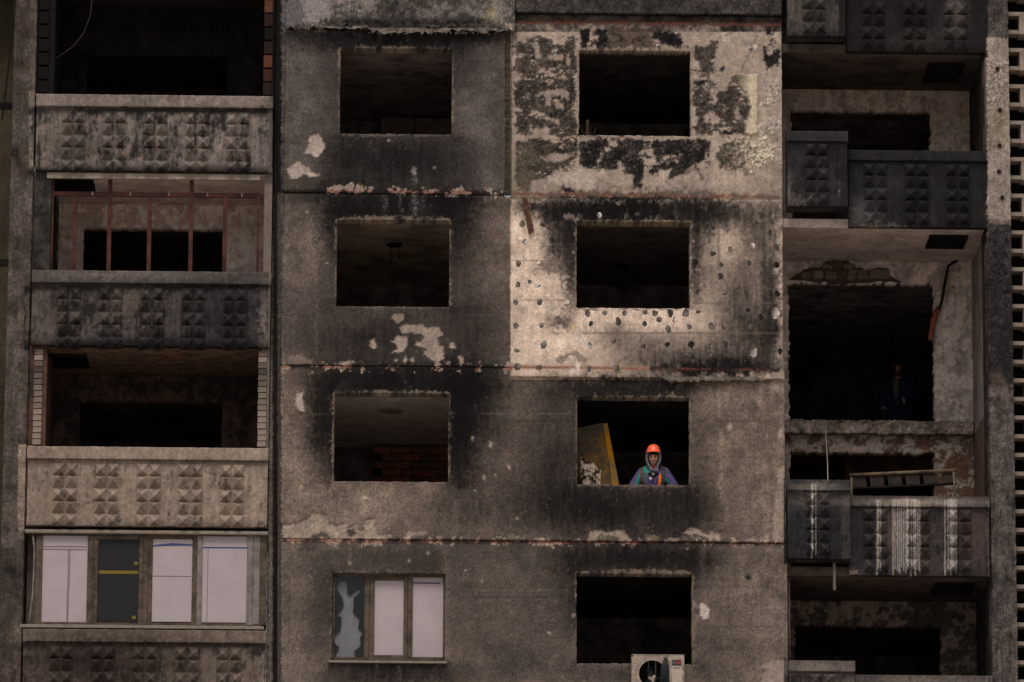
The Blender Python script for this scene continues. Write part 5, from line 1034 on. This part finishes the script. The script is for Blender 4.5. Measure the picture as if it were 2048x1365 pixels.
def jack_col(x, y, z):
    c = paint(len(x), (70, 59, 92))*(1 + .08*np.sin(z*61 + x*37 + 5*np.sin(x*19)))[:, None]; zz = z - .02
    fr = y < .06
    c[(x > -.215) & (x < -.135) & (zz < 1.29)] = (78, 66, 64); c[fr & (x >= -.135) & (x < -.1) & (zz < 1.22)] = (56, 82, 88)
    t = (1.22 - zz); c[fr & (x < -.215) & (x > -.222 - t*.35) & (zz < 1.20)] = (30, 112, 92); c[fr & (x < -.222 - t*.15) & (x > -.222 - t*.33) & (zz < 1.06)] = (70, 130, 130)
    c[fr & (x > .12) & (x < .185) & (zz < 1.31)] = (62, 58, 58); c[fr & (x >= .185) & (x < .20 + t*.25) & (zz < 1.14)] = (34, 104, 92)
    c[(x < -.12) & (x > -.23) & (zz > 1.27)] = (58, 60, 64); c[(x > .08) & (x < .2) & (zz > 1.25)] = (54, 50, 54)
    c[fr & (x > -.15) & (x < -.035) & (zz > 1.19) & (zz > 1.19 + (x + .035)*-.3)] = (52, 110, 100); c[fr & (x > -.15) & (x < -.045) & (zz > 1.30)] = (46, 92, 88)
    c[fr & (np.abs(x - .005) < .05) & (zz > 1.20 + np.abs(x - .005)*.6)] = (128, 26, 36)
    c[fr & (x > .075) & (x < .12) & (zz < 1.19) & (x > .09 - (1.19 - zz)*.1)] = (250, 104, 52); c[fr & (x > .015) & (x < .035) & (zz < 1.13) & (zz > 1.04)] = (122, 110, 108); c[fr & (x > -.055) & (x < -.02) & (zz > 1.10) & (zz < 1.135)] = (214, 206, 214)
    return c
slv = lambda s_: [((s_*.165, .03, 1.265), (s_*.325, -.02, 1.03), .083, .070), ((s_*.325, -.02, 1.03), (s_*.35, -.05, .87), .068, .055)]
fused('jacket', slv(-1) + slv(1) + [((-.10, .04, 1.30), (.10, .04, 1.30), .075, .075)], [((0, .03, 1.15), (.205, .145, .21)), ((0, .03, .95), (.195, .14, .2)), ((0, .03, .85), (.20, .145, .16)), ((0, .06, 1.34), (.10, .08, .05))], .0085, jack_col, M_PAINT, W1, 4, .004)
# hood: rim round the face and the cloth behind
bm = bmesh.new(); n_, m_ = 30, 8
for i in range(n_):
    a = 2*math.pi*i/n_
rim = []
for i in range(n_):
    a = 2*math.pi*i/n_; lo = max(0, -math.sin(a)); rx = .106*(1 - .42*lo**2.2); rim.append(Vector((rx*math.cos(a), -.075 - .03*lo, HZ + (.115 if math.sin(a) > 0 else .215)*math.sin(a) + .0)))
rings = []
for i in range(n_):
    c_ = rim[i]; t = (rim[(i + 1) % n_] - rim[i - 1]).normalized(); u = t.cross(Vector((0, 1, 0))).normalized(); v = Vector((0, 1, 0)); rings.append([bm.verts.new(c_ + (u*math.cos(2*math.pi*k/m_)*.021 + v*math.sin(2*math.pi*k/m_)*.026)) for k in range(m_)])
for i in range(n_):
    for k in range(m_): bm.faces.new((rings[i][k], rings[i][(k+1) % m_], rings[(i+1) % n_][(k+1) % m_], rings[(i+1) % n_][k]))
prev = [bm.verts.new(p + Vector((0, .01, 0))) for p in rim]
for s_ in (.3, .6, .85, 1.0):
    cur = [bm.verts.new((p.x*(1.12 - .75*s_**3), p.y + .03 + .2*s_, (p.z - HZ)*(1.05 - .8*s_**3) + HZ)) for p in rim]
    for i in range(n_): bm.faces.new((prev[i], prev[(i+1) % n_], cur[(i+1) % n_], cur[i]))
    prev = cur
bm.faces.new(prev); bmesh.ops.recalc_face_normals(bm, faces=bm.faces)
from_bm('hood', bm, flat_mat('grey_fleece', (78, 78, 84), 60, .15, .3, .9, k=.7), W1, True, True)
bm = bmesh.new(); ell_bm(bm, (0, .004, HZ + .065), (.086, .104, .08)); from_bm('beanie', bm, flat_mat('black_knit', (24, 22, 26), 60, .2, .2, .9), W1, True, True)
# helmet: dome, brim, ridge
bm = bmesh.new(); n_ = 36; prof = [(.0, .225), (.035, .222), (.072, .205), (.099, .17), (.111, .13), (.116, .10), (.136, .092), (.140, .085), (.120, .087), (.108, .10)]; rings = []
for r_, h_ in prof:
    ring = []
    for k in range(n_):
        a = 2*math.pi*k/n_; br = (.055*max(0, -math.sin(a))**2 if h_ < .095 and r_ > .118 else 0); ring.append(bm.verts.new((r_*math.cos(a)*.96, r_*math.sin(a)*1.14 - br, HZ + h_ - .3*br + (.006 if abs(math.cos(a)) < .12 and h_ > .12 else 0))))
    rings.append(ring)
for A, B in zip(rings, rings[1:]):
    for k in range(n_): bm.faces.new((A[k], A[(k+1) % n_], B[(k+1) % n_], B[k]))
bmesh.ops.remove_doubles(bm, verts=bm.verts, dist=.0005); bmesh.ops.recalc_face_normals(bm, faces=bm.faces)
hm, ht, hb = new_mat('orange_helmet'); hb.inputs['Base Color'].default_value = (1.0, .13, .055, 1); hb.inputs['Roughness'].default_value = .35
hel = from_bm('helmet', bm, hm, W1, True, True); pass
bm = bmesh.new(); tube_bm(bm, [(0, -.125, 1.195), (0, -.185, 1.185)], [.045, .034], 16); tube_bm(bm, [(-.07, -.1, 1.215), (0, -.135, 1.195), (.07, -.1, 1.215)], .022, 8); from_bm('respirator', bm, flat_mat('black_rubber', (26, 25, 26), 30, .1, .1, .6), W1, True, True)
bm = bmesh.new(); tube_bm(bm, [(0, -.180, 1.185), (0, -.190, 1.184)], .025, 16); from_bm('respirator_filter', bm, flat_mat('grey_filter', (104, 98, 90), 30, .1, .1, .6, k=.7), W1, True, True)
bm = bmesh.new(); tube_bm(bm, [(.03, -.125, 1.25), (.06, -.13, 1.265), (.075, -.125, 1.30)], .005, 6); tube_bm(bm, [(-.03, -.125, 1.265), (-.045, -.125, 1.30)], .004, 6); from_bm('hood_cord', bm, wire_w, W1, True, True)

# the second person, deep in the dark room on the right
px2 = P(1800, 800, 5.5)[0]; W2 = empty('person', (px2, 5.5, zle - .02)); tag(W2, 'person in navy jacket and dark beanie standing in the dark room', 'person'); W2.rotation_euler = (math.radians(4), 0, math.radians(-14))
H2 = 1.60; hc, he = head_parts(H2, -.04)
arms2 = [((-.19, .0, 1.40), (-.27, -.02, 1.12), .052, .044), ((-.27, -.02, 1.12), (-.24, -.16, .90), .042, .03), ((.19, 0, 1.40), (.29, .0, 1.12), .052, .044), ((.29, .0, 1.12), (.06, -.24, 1.02), .042, .03)] + hand_caps((-.24, -.16, .89), (0, -.25, -1), -1) + hand_caps((.05, -.24, 1.01), (-.8, -.1, -.6), 1)
leg2 = lambda s_: [((s_*.09, .02, .9), (s_*.11, .0, .5), .085, .06), ((s_*.11, .0, .5), (s_*.11, .03, .09), .055, .042), ((s_*.11, .04, .045), (s_*.13, -.15, .04), .045, .04)]
def b2c(x, y, z):
    c = paint(len(x), (190, 130, 110)); c[z < .95] = (28, 28, 38); c[z < .12] = (20, 19, 19); hnd = (y < -.13) & (z < 1.06) & (z > .65); c[hnd] = (52, 54, 60); c[(z > 1.0) & (z < 1.42) & (np.abs(x) < .16) & ~hnd] = (84, 82, 78); return face_paint(c, x, y, z, H2, -.04, (96, 66, 56), (56, 42, 36))
fused('body', hc + arms2 + leg2(-1) + leg2(1), he + [((0, .0, 1.27), (.165, .10, .19)), ((0, .0, 1.04), (.155, .10, .17)), ((0, .01, .92), (.16, .105, .12))], .009, b2c, M_SKIN, W2, 3)
def j2c(x, y, z):
    c = paint(len(x), (34, 37, 58)); c[(y < -.05) & (np.abs(x + .03) < .045) & (z > 1.08) & (np.abs(x + .03) < .02 + (z - 1.05)*.12)] = (84, 82, 78); return c
fused('jacket', [((-.19, .0, 1.40), (-.275, -.02, 1.12), .082, .068), ((-.275, -.02, 1.12), (-.245, -.14, .93), .065, .052), ((.19, 0, 1.40), (.295, .0, 1.12), .082, .068), ((.295, .0, 1.12), (.10, -.22, 1.03), .065, .05), ((-.1, .01, 1.42), (.1, .01, 1.42), .07, .07)], [((0, .0, 1.25), (.235, .155, .21)), ((0, .0, 1.02), (.235, .16, .2)), ((0, .01, .86), (.245, .165, .22))], .0095, j2c, M_PAINT, W2, 4, .004)
bm = bmesh.new(); ell_bm(bm, (0, -.03, H2 + .075), (.092, .108, .098)); from_bm('beanie', bm, flat_mat('maroon_knit', (38, 18, 19), 60, .2, .2, .9), W2, True, True)
glove_m = flat_mat('glove_cuff', (170, 166, 160), 30, .1, .1, .8)
for p, q in (((-.244, -.135, .935), (-.243, -.15, .905)), ((.115, -.215, 1.035), (.085, -.228, 1.028))):
    bm = bmesh.new(); tube_bm(bm, [p, q], .05, 12); from_bm('glove_cuff', bm, glove_m, W2, True, True)
